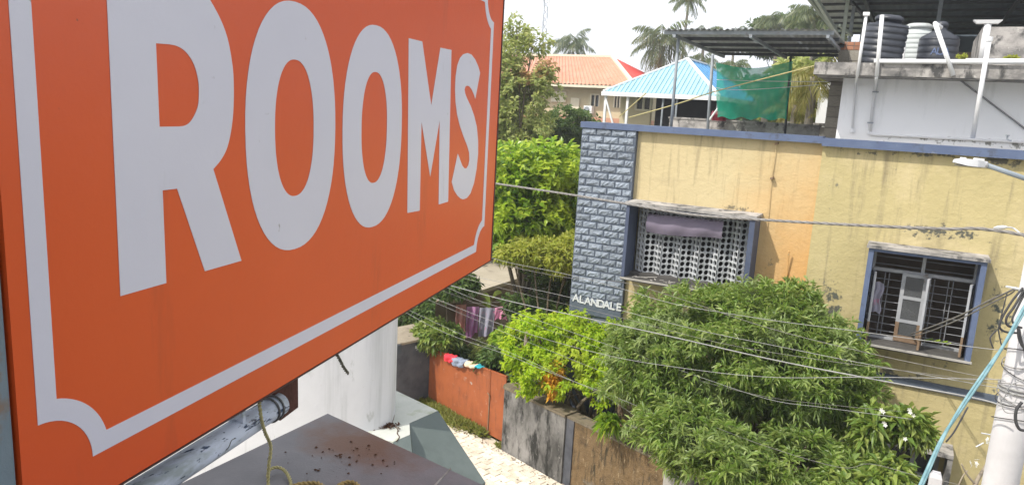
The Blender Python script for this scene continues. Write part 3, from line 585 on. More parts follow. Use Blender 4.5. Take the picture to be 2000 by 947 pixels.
c, r, h = wt_at(1758, 1822, 118, 60, 16.6, 7.857); wtank('water_tank', 'white water tank between the two black tanks', c, r, h-.08, 'tankwhite', 9, 0, .06, .8, .975)
c, r, h = wt_at(1793, 1874, 118, 62, 15.0, 7.857); tk = wtank('water_tank', 'black conical-topped water tank with faint blue lettering', c, r, h-.14, 'tankblack', 5, 0, .16, .3, .982)
for i, ch in enumerate('AUA'):
    aa = math.radians(-100+i*17); p = (c[0]+(r+.004)*math.cos(aa), c[1]+(r+.004)*math.sin(aa), c[2]+h*.40)
    ex = np.array([-math.sin(aa), math.cos(aa), 0]); en = np.array([math.cos(aa), math.sin(aa), 0])
    part('letter', glyph(ch, .17, .0, .006, lambda x, y, z_, p=p, ex=ex, en=en: np.array(p)+ex*x+np.array([0, 0, y])+en*z_), 'tanktext', tk)
b = MB(); tp0 = aty(1771, 118, 15.6); b.tube(smooth_path([aty(1764, 118, 15.6), aty(1768, 80, 15.6), aty(1772, 58, 15.7), aty(1776, 54, 16)], 6), .02, 8)
solo('tank_pipe', b, 'pvc', 'thin upright filler pipe beside the white water tank', 'pipe', smooth=True)
# pvc pipework on the face
def pvc(label, paths, r=.03):
    b = MB()
    for q in paths: b.tube(q, r, 10)
    return solo('drain_pipe', b, 'pvc', label, 'pipe', 'white pipes on the roof building', True)
yq = 12.94
P1 = [aty(1692, 30, yq), aty(1674, 150, yq), aty(1665, 252, 13.67)]
t = thing('vent_pipe', 'leaning white vent pipe with a flat cap, leftmost on the white wall', 'pipe', P1[0]*[1, 1, 0]+[0, 0, 6.7], 'white pipes on the roof building')
b = MB(); b.tube([P1[0], P1[1]], .024, 10); b.tube([P1[1], aty(1671, 165, 13.67), aty(1665, 252, 13.67)], .018, 10); part('pipe', b, 'pvc', t, True)
b = MB(); b.box(P1[0][0]-.045, P1[0][0]+.045, yq-.045, yq+.045, P1[0][2]-.01, P1[0][2]+.04); part('cap', b, 'pvc', t)
b = MB(); b.lathe(aty(1665, 254, 13.67)-[0, 0, .04], [(.035, 0), (.035, .06)], 10); part('elbow', b, 'pvc', t)
t = thing('vent_pipe', 'white pipe rising past the black ribbed tank and turning along the wall foot', 'pipe', (0, 13.2, 6.7), 'white pipes on the roof building')
b = MB(); b.tube([aty(1723, 30, yq), aty(1712, 150, yq)], .031, 10); b.tube([aty(1712, 152, yq), aty(1711, 165, 13.67), aty(1699, 256, 13.67)], .024, 10)
b.tube(smooth_path([aty(1699, 256, 13.67), aty(1701, 262, 13.67), aty(1760, 265.5, 13.67), aty(2100, 283, 13.67)], 3), .022, 10); part('pipe', b, 'pvc', t, True)
for q in (aty(1710, 180, 13.67), aty(1700, 240, 13.67)):
    b = MB(); b.obox(q, (.045, 0, 0), (0, .03, 0), (0, 0, .01)); part('clip', b, 'steel', t)
b = MB(); b.tube([aty(1707, 120, 12.95), aty(2060, 122, 12.95)], .035, 10); b.tube([aty(1886, 117, 13.05), aty(2060, 118.5, 13.05)], .02, 8)
solo('roof_pipe', b, 'pvc', 'long white pipe lying along the front edge of the roof slab', 'pipe', 'white pipes on the roof building', True)
b = MB(); b.tube([aty(1827, 48, 12.93), aty(1862, 148, 12.93)], .033, 10); b.tube([aty(1826, 46, 12.93), aty(1838, 54, 13.2)], .03, 10)
solo('slanting_pipe', b, 'pvc', 'slanting white pipe in front of the conical black tank', 'pipe', 'white pipes on the roof building', True)
b = MB(); b.tube([aty(1862, 147, 13.67), aty(1874, 156, 13.67), aty(2060, 295, 13.67)], .013, 8)
solo('slanting_cable', b, 'greycable', 'grey cable running diagonally down the white wall', 'cable')
t = thing('vent_pipe', 'tall white pipe with a flat T-shaped top beside the concrete tank room', 'pipe', aty(1910, 262, 13.2), 'white pipes on the roof building')
b = MB(); b.tube([aty(1917, 118, 13.4), aty(1930, 46, 13.4)], .05, 10); b.tube([aty(1900, 270, 13.06), aty(1932, 78, 12.9)], .034, 10); part('pipe', b, 'pvc', t, True)
b = MB(); cpt = aty(1929, 43, 13.4); b.hexa([cpt+[-.14, -.06, -.03], cpt+[.14, -.06, -.03], cpt+[.14, .06, -.03], cpt+[-.14, .06, -.03], cpt+[-.19, -.08, .02], cpt+[.19, -.08, .02], cpt+[.19, .08, .02], cpt+[-.19, .08, .02]]); part('flat_cap', b, 'pvc', t)
b = MB(); b.lathe(aty(1932, 78, 12.9)-[0, 0, .02], [(.045, 0), (.045, .06)], 10); part('cap', b, 'pvc', t)
for q in (aty(1968, 272, 13.67), aty(1970, 277, 13.67)): pass
b = MB(); q = aty(1967, 272, 13.2); b.tube([q+[0, 0, .05], q, q+[.06, 0, -.02]], .014, 7); b.lathe(q+[0, 0, .05], [(.03, 0), (.03, .012)], 8)
solo('tap', b, 'steel', 'small grey tap on the pipe along the white wall foot', 'tap')
for px, py in ((1877, 112), (1975, 113)):
    c = aty(px, py+6, 13.3); P = [c+[rng.uniform(-.07, .07), rng.uniform(-.05, .05), rng.uniform(.0, .05)] for _ in range(16)]
    V, Fc = leaves_mesh(P, [nz([rng.normal()*.4, rng.normal()*.4, 1]) for _ in P], 5, .07, .03, (.2, 1.1), .0, .1, .01)
    tag(npmesh('weed', V, Fc, 'lf_yel', None, c), 'yellow-green weed on the roof slab '+('beside the conical black tank' if px < 1900 else 'below the concrete tank room'), 'weed', 'weeds on the roof slab')
# big shed over the tanks
zs = 10.35; xl = atz(1590, 0, 10.35)[0]; SY0, SY1 = 16.6, 31.0
shed = thing('roof_shed', 'dark metal-sheet shed roof standing behind and above the water tanks', 'shed', (1, 24, 0))
def corr(x0, x1, y0, y1, zf, pitch, amp, alongy=True, nseg=6):
    mb = MB(); n = int((x1-x0)/pitch*nseg)
    vs = []
    for i in range(n+1):
        x = x0+(x1-x0)*i/n; dz = amp*math.sin(2*PI*i/nseg)
        vs += [(x, y0, zf(x, y0)+dz), (x, y1, zf(x, y1)+dz)]
    mb.add(vs, [(2*i, 2*i+2, 2*i+3, 2*i+1) for i in range(n)]); return mb
zf = lambda x, y: zs-.012*(y-21)
nx = 12
for i in range(nx):
    xa = xl+(9-xl)*i/nx; xb = xl+(9-xl)*(i+1)/nx+.02; part('roof_sheet', corr(xa, xb, SY0, SY1, lambda x, y: zf(x, y)+.012*(i % 2), .2, .012), 'sheet' if i < 1 else 'sheetdark', shed)
for y in np.arange(17, SY1, 1.35): b = MB(); b.bar((xl, y, zf(0, y)-.05), (9, y, zf(0, y)-.05), .06, .07); part('purlin', b, 'steeldark', shed)
for x in (xl+.03, xl+1.4, 1.8, 4.6): b = MB(); b.bar((x, SY0, zf(0, SY0)-.125), (x, SY1, zf(0, SY1)-.125), .09, .10); part('rafter', b, 'steelpale' if x < xl+.1 else 'steeldark', shed)
for px, py0, py1, y, mt in ((1647, 69, -6, 22.2, 'steelpale'), (1660, 72, 2, 23.5, 'steel'), (1830, 58, -5, 21, 'steel'), (1683, 70, 10, 28, 'steel')):
    q = aty(px, py0, y); b = MB(); b.bar((q[0], y, 6.0), (q[0], y, zf(0, y)-.15), .09); part('post', b, mt, shed)
q0 = aty(1634, 64, 22.2); q1 = aty(1590, -8, 21.0); b = MB(); b.bar(q0, q1, .09); part('brace', b, 'steelpale', shed)
b = MB(); b.bar(aty(1702, 48, 25), aty(1652, -8, 23), .08); part('brace', b, 'steeldark', shed)
b = MB(); b.bar(aty(1640, 50, 22.6), aty(1664, 70, 23.4), .07); part('brace', b, 'steelpale', shed)
b = MB(); b.box(xl+2.6, 9, SY1+.05, SY1+.2, 0, zf(0, SY1)); part('back_wall', b, 'sheetdark', shed)
# ================================================================== CANOPY on the left roof
cx0, cx1, cyf, cyb = -4.03, -1.28, 13.2, 17.0
can = thing('canopy', 'corrugated metal canopy on thin posts over the left roof terrace', 'canopy', (-2.8, 15, 6.42))
zc = lambda x, y: 8.305-.012*(y-13.2)
lx = lambda y: cx0-.06*(y-cyf)
nS = 7
for i in range(nS):
    xa = cx0-.22+(cx1-cx0+.1)*i/nS; xb = cx0-.22+(cx1-cx0+.1)*(i+1)/nS+.02
    part('roof_sheet', corr(xa, xb, cyf-.05, cyb+.25, lambda x, y: zc(x, y)+.075+.008*(i % 2), .105, .014), 'sheet', can)
for y in (13.26, 14.2, 15.2, 16.2, 17.05): b = MB(); b.bar((cx0-.2, y, zc(0, y)+.03), (cx1-.12, y, zc(0, y)+.03), .05, .06); part('purlin', b, 'steeldark' if y > 13.3 else 'steel', can)
for x in (cx0, -2.7, cx1-.2): b = MB(); b.bar((x, 13.2, zc(0, 13.2)-.03), (x, 17.1, zc(0, 17.1)-.03), .05, .055); part('rafter', b, 'steel', can)
for px, pyb, y, r_, mt in ((1312, 236, 13.45, .028, 'steel'), (1384, 240, 17.0, .034, 'steel'), (1537, 236, 17.0, .025, 'steeldark')):
    q = aty(px, pyb, y); tpx = aty(px+(11 if y < 14 else 9), 100, y); b = MB(); b.tube([(q[0], y, 6.425), (tpx[0], y, zc(0, y))], r_, 10); part('post', b, mt, can, True)
b = MB(); b.tube([aty(1384, 236, 17), aty(1402, 212, 17)], .022, 8); part('brace', b, 'whitetrim', can)
# parapet at the back of the terrace
b = MB(); b.box(-5.3, -1.9, 17.6, 17.75, 6.425, 6.80); b.box(-5.32, -1.88, 17.58, 17.77, 6.80, 6.84)
solo('roof_parapet', b, 'concdark', 'low stained cement parapet along the back of the left roof terrace', 'parapet', loc=(-3.5, 17.6, 6.42))
b = MB(); q = aty(1405, 226, 17.3); b.lathe(q-[0, 0, .12], [(.16, 0), (.2, .14), (.17, .22)], 14)
for k in range(3): pass
solo('red_tub', b, 'tubred', 'dark red tub on the terrace under the green net', 'tub')
# green shade net
n0, n1, n2, n3 = aty(1398, 122, 16.9), aty(1549, 120, 16.9), aty(1400, 230, 16.9), aty(1536, 234, 16.9)
def netfn(u, v):
    top = n0*(1-u)+n1*u; bot = n2*(1-u)+n3*u; p = top*(1-v)+bot*v; s = math.sin(u*PI)
    p = p+np.array([0, .05*math.sin(u*14+v*3)*(.3+v)+.06*math.sin(v*8+u*5), -.13*s*(1-v)+.03*math.sin(u*22)*v]); return p
b = MB(); b.grid(netfn, 36, 18); solo('shade_net', b, 'net', 'green shade net stretched between the canopy posts', 'net', smooth=True)
def rope_thing(name, mat, label, pts, r, grp=None, cat='rope', n=6):
    b = MB(); b.tube(smooth_path(pts, n), r, 6); return solo(name, b, mat, label, cat, grp, True)
rope_thing('rope', 'rope', 'long yellow rope crossing in front of the green net to the slab corner', [aty(1614, 123, 13.3), aty(1400, 178, 14), aty(1330, 201, 14.3), aty(1228, 230, 14.6)], .011, 'yellow terrace ropes')
rope_thing('rope', 'rope', 'short yellow rope sloping beside the blue pavilion corner', [aty(1262, 182, 14.4), aty(1210, 228, 14.6)], .010, 'yellow terrace ropes')
rope_thing('clothes_line', 'mark', 'upper white clothes line across the green net', [aty(1400, 156, 16.6), aty(1500, 159, 16.6), aty(1640, 160, 15.3)], .007, 'terrace clothes lines', 'line')
rope_thing('clothes_line', 'mark', 'lower sagging white clothes line across the green net', [aty(1392, 171, 16.6), aty(1450, 176, 16.6), aty(1600, 166, 15.4)], .007, 'terrace clothes lines', 'line')
# ================================================================== BLUE-ROOFED PAVILION and TERRACOTTA HOUSE
ypv = 27.0; A = aty(1178, 180, ypv); B = aty(1404, 190, ypv); ze = (A[2]+B[2])/2; Cc = atx(1482, 188, B[0]); yr = Cc[1]
wd = B[0]-A[0]
pav = thing('pavilion', 'open-sided terrace pavilion under a light blue hipped sheet roof', 'pavilion', ((A[0]+B[0])/2, (ypv+yr)/2, 0))
# ridge found from the picture at mid depth
ym = ypv+min(wd, yr-ypv)*.5; R0 = aty(1342, 117, ym); R1 = aty(1382, 121, ym+.6)
xA, xB = A[0], B[0]; rx = R0[0]; rz = R0[2]; yr0 = ym; yr1 = max(ym+.5, yr-(ym-ypv))
def strip_roof(name, mat, p_e0, p_e1, p_r0, p_r1, n, parent, rib):
    p_e0, p_e1, p_r0, p_r1 = [np.array(p, float) for p in (p_e0, p_e1, p_r0, p_r1)]
    ed = p_e1-p_e0; L_ = np.linalg.norm(ed); ed = ed/L_; nrm_ = nz(np.cross(ed, (p_r0+p_r1)/2-p_e0)); up = nz(np.cross(nrm_, ed))
    if nrm_[2] < 0: nrm_ = -nrm_
    hr = (p_r0-p_e0)@up; a0 = (p_r0-p_e0)@ed; a1 = (p_r1-p_e0)@ed
    def hmax(s):
        if s < a0: return hr*s/max(a0, 1e-6)
        if s > a1: return hr*(L_-s)/max(L_-a1, 1e-6)
        return hr
    for i in range(n):
        s0 = L_*i/n; s1 = L_*(i+1)/n; ss = [s0]+[q_ for q_ in (a0, a1) if s0 < q_ < s1]+[s1]
        poly = [p_e0+ed*s0, p_e0+ed*s1]+[p_e0+ed*q_+up*hmax(q_) for q_ in ss[::-1]]
        pp = [poly[0]]
        for q_ in poly[1:]:
            if np.linalg.norm(q_-pp[-1]) > 1e-4: pp.append(q_)
        mb = MB(); mb.prism(pp, nrm_*.02)
        if i > 0 and hmax(s0) > .1: mb.bar(p_e0+ed*s0+nrm_*.03, p_e0+ed*s0+up*hmax(s0)*.995+nrm_*.03, .07, .045, nrm_)
        part(name, mb, mat, parent)
# trapezoid front: left hip climbs to the ridge start
strip_roof('roof_panel', 'bluesheet', (xA, ypv, ze), (xB, ypv, ze), (rx, yr0, rz), (rx+.02, yr0, rz), 26, pav, True)
strip_roof('roof_panel', 'bluesheet2', (xB, ypv, ze), (xB, yr, ze), (rx, yr0, rz), (rx, yr1, rz), 12, pav, True)
strip_roof('roof_panel', 'bluesheet2', (xB, yr, ze), (xA, yr, ze), (rx, yr1, rz), (rx, yr1, rz), 8, pav, True)
strip_roof('roof_panel', 'bluesheet2', (xA, yr, ze), (xA, ypv, ze), (rx, yr1, rz), (rx, yr0, rz), 8, pav, True)
for a_, b_ in (((xA, ypv, ze), (rx, yr0, rz)), ((xB, ypv, ze), (rx, yr0, rz)), ((rx, yr0, rz), (rx, yr1, rz)), ((xB, yr, ze), (rx, yr1, rz))):
    b = MB(); b.bar(np.array(a_)+[0, 0, .05], np.array(b_)+[0, 0, .05], .13, .06); part('ridge_cap', b, 'whitetrim' if a_[0] != xB or a_[1] != yr else 'bluesheet', pav)
b = MB(); b.box(xA-.05, xB+.05, ypv-.06, ypv-.01, ze-.13, ze+.03); part('fascia', b, 'whitetrim', pav)
b = MB(); b.box(xB+.01, xB+.06, ypv, yr, ze-.13, ze+.03); part('fascia', b, 'whitetrim', pav)
zfl = 5.7
for px in (1178, 1226, 1295, 1322, 1402):
    q = aty(px, 200, ypv+.1); b = MB(); b.bar((q[0]+(.1 if px == 1178 else 0), ypv+.1, zfl), (q[0]+(.1 if px == 1178 else 0), ypv+.1, ze-.02), .09 if px < 1250 else .06); part('post', b, 'whitetrim' if px < 1250 else 'steel', pav)
b = MB(); q = aty(1210, 232, ypv); b.bar((xA+.1, ypv+.05, ze-.2), (q[0], ypv+.05, zfl), .06); part('brace', b, 'whitetrim', pav)
pw0 = aty(1284, 200, ypv+2.0)[0]
b = MB(); holes = []
wx0 = aty(1243, 200, ypv+1.2)[0]; wx1 = aty(1272, 200, ypv+1.2)[0]
holed(b, xA+.3, pw0, zfl-2.5, ze+.1, ypv+1.2, .2, [(wx0, wx1, 7.0, 7.75)]); part('wall', b, 'cream', pav)
b = MB()
for k in range(3): xx = wx0+(wx1-wx0)*k/2; b.box(xx-.035, xx+.035, ypv+1.15, ypv+1.24, 7.0, 7.75)
b.box(wx0, wx1, ypv+1.152, ypv+1.235, 7.71, 7.78); b.box(wx0, wx1, ypv+1.152, ypv+1.235, 6.97, 7.03); wf = part('window', b, 'creamtrim', pav); b = MB(); b.box(wx0, wx1, ypv+1.26, ypv+1.27, 7.0, 7.75); part('pane', b, 'glass', wf)
b = MB(); b.box(pw0-.5, xB-.1, ypv+3.4, ypv+3.5, zfl-2.5, ze); part('wall', b, 'dark', pav)  # near-black sheet added as the shade of the open interior
b = MB(); b.box(xB-.2, xB-.1, ypv+1.2, ypv+3.39, zfl-2.5, ze); part('wall', b, 'dark', pav)  # side sheet in the same black, extending the painted interior shade
b = MB(); b.box(xA, xB, ypv, yr, zfl-.2, zfl); part('floor_slab', b, 'conc', pav)
b = MB(); b.box(xA+.2, xB-.1, ypv+1.5, yr-.2, -.1, zfl-.25); part('lower_storey', b, 'cream', pav)
for k in range(9):
    q = aty(1312+k*10, 222-rng.uniform(0, 14), ypv+1.8); c = np.array([q[0], ypv+2.2+rng.uniform(0, 1.4), zfl]); b = MB()
    hh = rng.uniform(.4, .8); b.box(c[0]-.2, c[0]+.2, c[1]-.2, c[1]+.2, zfl+hh*.5, zfl+hh*.56); b.box(c[0]-.2, c[0]+.2, c[1]+.17, c[1]+.21, zfl+hh*.57, zfl+hh*1.2)
    for sx in (-.17, .17):
        for sy in (-.17, .17): b.box(c[0]+sx-.02, c[0]+sx+.02, c[1]+sy-.02, c[1]+sy+.02, zfl+.001, zfl+hh*.5)
    solo('stacked_chair', b, 'steeldark', 'dark chair in the shade of the blue-roofed pavilion, '+('leftmost of the row', 'second from the left end', 'third from the left end', 'fourth from the left end', 'in the middle of the row', 'fourth from the right end', 'third from the right end', 'second from the right end', 'rightmost of the row')[k], 'chair', 'dark chairs under the pavilion')
# terracotta house
yo = 40.0; E0 = aty(1040, 162, yo); E1 = aty(1205, 169, yo); ze2 = (E0[2]+E1[2])/2; yr_ = yo+4.6; G0 = aty(1066, 110, yr_); G1 = aty(1195, 112, yr_); rz2 = (G0[2]+G1[2])/2
oh = thing('tiled_house', 'cream house under a terracotta hipped roof beyond the trees', 'house', ((E0[0]+E1[0])/2-3, yo+4, 0))
xw = E0[0]-9; xe = aty(1246, 170, yo)[0]
def ridged(p0, p1, q0, q1, n, nrm_):
    mb = MB(); p0, p1, q0, q1 = [np.array(v, float) for v in (p0, p1, q0, q1)]; vs = []
    for i in range(n*4+1):
        u = i/(n*4); dz = np.array([0, 0, .05*(1 if i % 4 in (0, 1) else -.2)]); vs += [p0*(1-u)+p1*u+dz, q0*(1-u)+q1*u+dz]
    mb.add(vs, [(2*i, 2*i+2, 2*i+3, 2*i+1) for i in range(n*4)]); return mb
part('roof', ridged((xw, yo-.5, ze2), (xe, yo-.5, ze2), (xw, yr_, rz2), (G1[0], yr_, rz2), 62, None), 'redtile', oh)
part('roof', ridged((xe, yo-.5, ze2), (xe, yr_+5, ze2), (G1[0], yr_, rz2), (G1[0]+.01, yr_+.02, rz2), 18, None), 'redroof2', oh, label='bright red hip of the terracotta roof')
part('roof', ridged((xw, yr_+5, ze2), (xe, yr_+5, ze2), (xw, yr_+.01, rz2), (G1[0], yr_+.01, rz2), 30, None), 'redtile', oh)
b = MB(); b.bar((xe, yo-.5, ze2+.05), (G1[0], yr_, rz2+.05), .22, .14); b.bar((xw, yr_, rz2+.05), (G1[0], yr_, rz2+.05), .22, .14); part('ridge_cap', b, 'creamtrim', oh)
b = MB(); b.box(xw, xe, yo-.55, yo-.45, ze2-.16, ze2-.02); part('fascia', b, 'creamtrim', oh)
wl = []
for px0, px1 in ((1148, 1167), (1194, 1208)):
    wl.append((aty(px0, 200, yo)[0], aty(px1, 200, yo)[0], aty(1155, 208, yo)[2], aty(1155, 183, yo)[2]))
b = MB(); holed(b, xw, xe-.4, -.2, ze2+.1, yo+.35, .25, wl); part('wall', b, 'cream', oh)
b = MB(); b.box(xe-.6, xe-.4, yo+.601, yr_+4.5, -.2, ze2+.1); part('wall', b, 'cream', oh)
for a, b_, c, d in wl:
    f_ = MB(); f_.box(a, a+.07, yo+.3, yo+.4, c, d); f_.box(b_-.07, b_, yo+.3, yo+.4, c, d); f_.box((a+b_)/2-.03, (a+b_)/2+.03, yo+.3, yo+.4, c, d); f_.box(a, b_, yo+.302, yo+.398, d-.07, d); wn = part('window', f_, 'creamtrim', oh)
    f_ = MB(); f_.box(a, b_, yo+.45, yo+.46, c, d); part('pane', f_, 'glass', wn)
for px0, px1, py0, py1 in ((1074, 1101, 178, 200), (1112, 1127, 191, 214)):
    a, b_ = aty(px0, py0, yo), aty(px1, py1, yo); f_ = MB(); f_.box(a[0], b_[0], yo+.22, yo+.345, b_[2], a[2]); part('shutter', f_, 'creamtrim', oh)
f_ = MB(); a, b_ = aty(1140, 228, yo), aty(1190, 236, yo); f_.box(xw, xe+1, yo-.3, yo+.34, b_[2]-.1, a[2]); part('lower_eave', f_, 'redtile', oh)
a = aty(1146, 222, yo-.1); t = thing('air_conditioner', 'small white air-conditioner unit on the cream wall under the terracotta roof', 'air conditioner', (a[0], yo+.1, a[2]))
b = MB(); b.box(a[0]-.25, a[0]+.25, yo-.02, yo+.33, a[2], a[2]+.45); part('casing', b, 'whitetrim', t); b = MB(); b.lathe((0, 0, 0), [(.17, 0), (.17, .03)], 16)
b.v = [(a[0]-.05+x, yo-.03-z_, a[2]+.22+y) for x, y, z_ in b.v]; part('fan_grille', b, 'steel', t)
# small far roof beside the block wall
b = MB(); q = aty(1612, 175, 26); b.prism([q+[-.35, 0, 0], q+[.6, 0, 0], q+[.6, 0, .45]], (0, 2, 0)); b.box(q[0]-.2, q[0]+.6, 26.2, 27.9, q[2]-3, q[2]-.01)
solo('far_gable', b, 'whitetrim', 'tiny white gable seen between the palm fronds and the block wall', 'gable')
b = MB(); q0 = aty(1545, 228, 21); q1 = aty(1625, 260, 21); b.box(q0[0], q1[0]+1, 21, 21.2, 3, q0[2]-.22); b.box(q0[0]-.2, q1[0]+1, 20.9, 21.3, q0[2]-.21, q0[2]-.13)
solo('far_wall', b, 'concdark', 'pale cement wall behind the terrace under the palm fronds', 'wall')
# ================================================================== OUR OWN BUILDING: wall behind the camera, balcony, slab
SZ = H-.70
hb = thing('host_building', 'pale building the sign hangs from, with a grey stone-topped balcony wall', 'building', (0, -3, 0))
b = MB(); b.box(-3.4, 6.5, -9, -.55, -.1, 10.2); part('wall', b, 'whitewall', hb)  # unseen building mass, sized to keep the slab in shade
b = MB(); b.box(-3.8, 7, -9.3, .25, 9.0, 9.16); part('roof_slab', b, 'conc', hb)  # out-of-view overhang added to block the sun from the slab
k0 = atz(640, 807, SZ); kr = atz(945, 947, SZ); kl = atz(345, 940, SZ)
rd = nz([kr[0]-k0[0], kr[1]-k0[1], 0]); far = k0+rd*2.6; nb = np.array([kl[0], -.56, SZ]); fb = np.array([far[0], -.56, SZ])
b = MB(); b.prism([k0, nb, fb, far], (0, 0, -.03)); slab = part('slab', b, 'granite', hb)
ins = lambda p, d: np.array(p)+np.array([d, -d, 0])
b = MB(); q0, q1 = k0+np.array([.03, -.03, -.031]), nb+np.array([.03, 0, -.031]); b.prism([q0, q1, fb+[-.03, 0, -.031], far+[-.03, -.03, -.031]], (0, 0, -SZ+.1)); part('balcony_wall', b, 'whitewall', hb)
# tile joint and stains on the slab
j0 = atz(815, 905, SZ); j1 = atz(868, 930, SZ); ja = atz(878, 917, SZ); jb = atz(850, 947, SZ)
b = MB(); d_ = nz(jb-ja); b.bar(ja+[0, 0, .0005]-d_*.005, ja+d_*.9+[0, 0, .0005], .0035, .0012); part('tile_joint', b, 'conc', hb)
P = []
for _ in range(95):
    if rng.random() < .65: px, py = rng.normal(700, 38), rng.normal(885, 13)
    else: px, py = rng.uniform(520, 780), rng.uniform(835, 940)
    if py < 835+abs(px-640)*.42: continue
    P.append(atz(px, py, SZ+.001))
b = MB()
for p in P:
    r_ = .0006+.0038*rng.random()**3; n_ = 6; a0_ = rng.uniform(0, 6)
    b.add([p+[r_*rng.uniform(.5, 1.2)*math.cos(a0_+k*PI/3), r_*rng.uniform(.5, 1.2)*math.sin(a0_+k*PI/3), 0] for k in range(6)]+[p+[0, 0, r_*.6]], [(k, (k+1) % 6, 6) for k in range(6)])
solo('debris', b, 'debris', 'dark dry droppings and grit scattered on the grey slab', 'debris', kind='stuff')
# ================================================================== THE SIGN
su = ray(1420.4, 240.2); su[2] = 0; su = nz(su); sn = np.array([su[1], -su[0], 0]); PS = .70; KS = PS/.6
def sg(s, h, off=0.): return CP-sn*(PS-off)+su*s+np.array([0, 0, h])
def sgp(px, py):
    r_ = ray(px, py); t_ = (-PS)/(r_@sn); p = r_*t_; return (p@su, p[2])
s0, s1, h0, h1 = .485*KS, 1.925*KS, -.4312*KS, .325*KS
sign = thing('sign', 'orange signboard with large white ROOMS lettering and a notched white border', 'sign', sg((s0+s1)/2, h0, -.05))
def sbox(mb, a, b_, c, d, o0, o1): return mb.hexa([sg(a, c, o1), sg(b_, c, o1), sg(b_, c, o0), sg(a, c, o0), sg(a, d, o1), sg(b_, d, o1), sg(b_, d, o0), sg(a, d, o0)])
b = MB(); sbox(b, s0, s1, h0, h1, -.11, 0); part('face_panel', b, 'orange', sign)
b = MB(); sbox(b, s0-.004, s1+.010, h0-.003, h0-.0005, -.115, .0015); sbox(b, s1+.0005, s1+.010, h0-.0004, h1, -.115, .0015); sbox(b, s0-.004, s1+.010, h1+.0005, h1+.006, -.115, .0015); part('frame_trim', b, 'signtrim', sign)
b = MB(); sbox(b, s0-.035, s0-.0045, h0-.012, h1+.012, -.10, -.004); part('edge_frame', b, 'post_paint', sign)
b = MB(); sbox(b, s0+.0, s1, h0, h1, -.118, -.1105); part('back_panel', b, 'signtrim', sign)
def s3(o0): return lambda x, y, z_: sg(x, y, o0+z_)
Z1 = lambda L_: [(x/1.998, y/1.998) for x, y in L_]
Z2 = lambda L_: [(500+x/1.998, y/1.998) for x, y in L_]
TOP = .1135*KS
def sup(pxl, pxr, pyt, pyb, xt, ymid, n=64, e=2.25):
    l_ = sgp(pxl, ymid)[0]; r_ = sgp(pxr, ymid)[0]; t_ = sgp(xt, pyt)[1]; b_ = sgp(xt, pyb)[1]; cx, cy = (l_+r_)/2, (t_+b_)/2; rx_, ry_ = (r_-l_)/2, (t_-b_)/2
    out = []
    for k in range(n):
        a = 2*PI*k/n; c, s = math.cos(a), math.sin(a); out.append((cx+rx_*abs(c)**(2/e)*(1 if c > 0 else -1), cy+ry_*abs(s)**(2/e)*(1 if s > 0 else -1)))
    return out
# R
rl = [sgp(*q) for q in ((208, 0), (239.8, 576.4), (324.2, 552.4), (316.8, 371.9), (345.3, 368.4), (399.6, 529.4), (471, 509))]
bowl_px = Z1([(831, 660), (858, 628), (882, 585), (897, 530), (907, 460), (911, 375), (909, 290), (902, 230), (890, 165), (875, 115), (855, 68), (835, 30), (820, 4)])
bowl = [tuple(q) for q in smooth_path([sgp(*q) for q in bowl_px], 4)]
sx = rl[0][0]; cnt = [sgp(*q) for q in Z1([(607, 170), (660, 174), (690, 181), (720, 200), (745, 232), (762, 270), (773, 320), (775, 365), (772, 410), (760, 445), (742, 475), (722, 490), (700, 494), (621, 495)])]; cnt = [cnt[0]]+[tuple(q) for q in smooth_path(cnt[1:-1], 4)]+[cnt[-1]]
xb_ = bowl[-1][0]
_b0 = bowl[-1]; top_arc = [(_b0[0]-.085*(1-math.cos(t))*1.0, _b0[1]+(TOP-_b0[1])*math.sin(t)) for t in np.linspace(.2, PI/2, 8)]
R_out = [(sx, TOP)]+[(sx, rl[1][1])]+rl[2:]+bowl+[p for p in top_arc if p[1] > bowl[-1][1]]
# make sure the bowl reaches the top line
LET = [('R', [R_out, cnt]),
       ('O', [sup(478.5, 654.2, 2.2, 488, 569, 250), sup(536.3, 612.2, 116.6, 383, 574, 250)]),
       ('O', [sup(668.5, 784, 48, 443, 727, 250), sup(705.5, 755.3, 140.6, 357, 730.5, 250)]),
       ('M', [[sgp(*q) for q in Z2([(595, 150), (648, 163), (683, 412), (719, 187), (762, 196), (749, 787), (712, 798), (716, 470), (679, 690), (645, 475), (638, 822), (590, 831)])]]),
       ('S', [[sgp(*q) for q in Z2([(874, 285), (866, 258), (854, 232), (840, 214), (825, 208), (808, 213), (795, 228), (785, 255), (778, 300), (776, 350), (778, 400), (784, 448), (795, 492), (810, 535), (823, 568), (831, 596), (832, 625), (828, 645), (821, 657), (813, 657), (805, 648), (796, 625), (787, 600), (763, 710), (772, 742), (785, 763), (798, 775), (808, 778), (822, 773), (836, 755), (850, 715), (860, 660), (866, 600), (866, 550), (861, 495), (850, 450), (836, 412), (823, 385), (815, 365), (813, 350), (817, 338), (823, 335), (832, 338), (841, 350), (849, 368), (855, 387)])]])]
for ch, loops in LET: part('letter', flat_shape(loops, s3(.0004), .0006), 'signwhite', sign)
bl0, br0, bb0, bt0 = .5045*KS, 1.852*KS, -.383*KS, .266*KS; nr = .060*KS; bw = .0215*KS; 
def notched(a, b_, c, d, r_):
    out = []
    for (cx, cy, a0_, a1_) in ((a, c, 90, 0), (b_, c, 180, 90), (b_, d, 270, 180), (a, d, 360, 270)):
        for k in range(15): an = math.radians(a0_+(a1_-a0_)*k/14); out.append((cx+r_*math.cos(an), cy+r_*math.sin(an)))
    return out
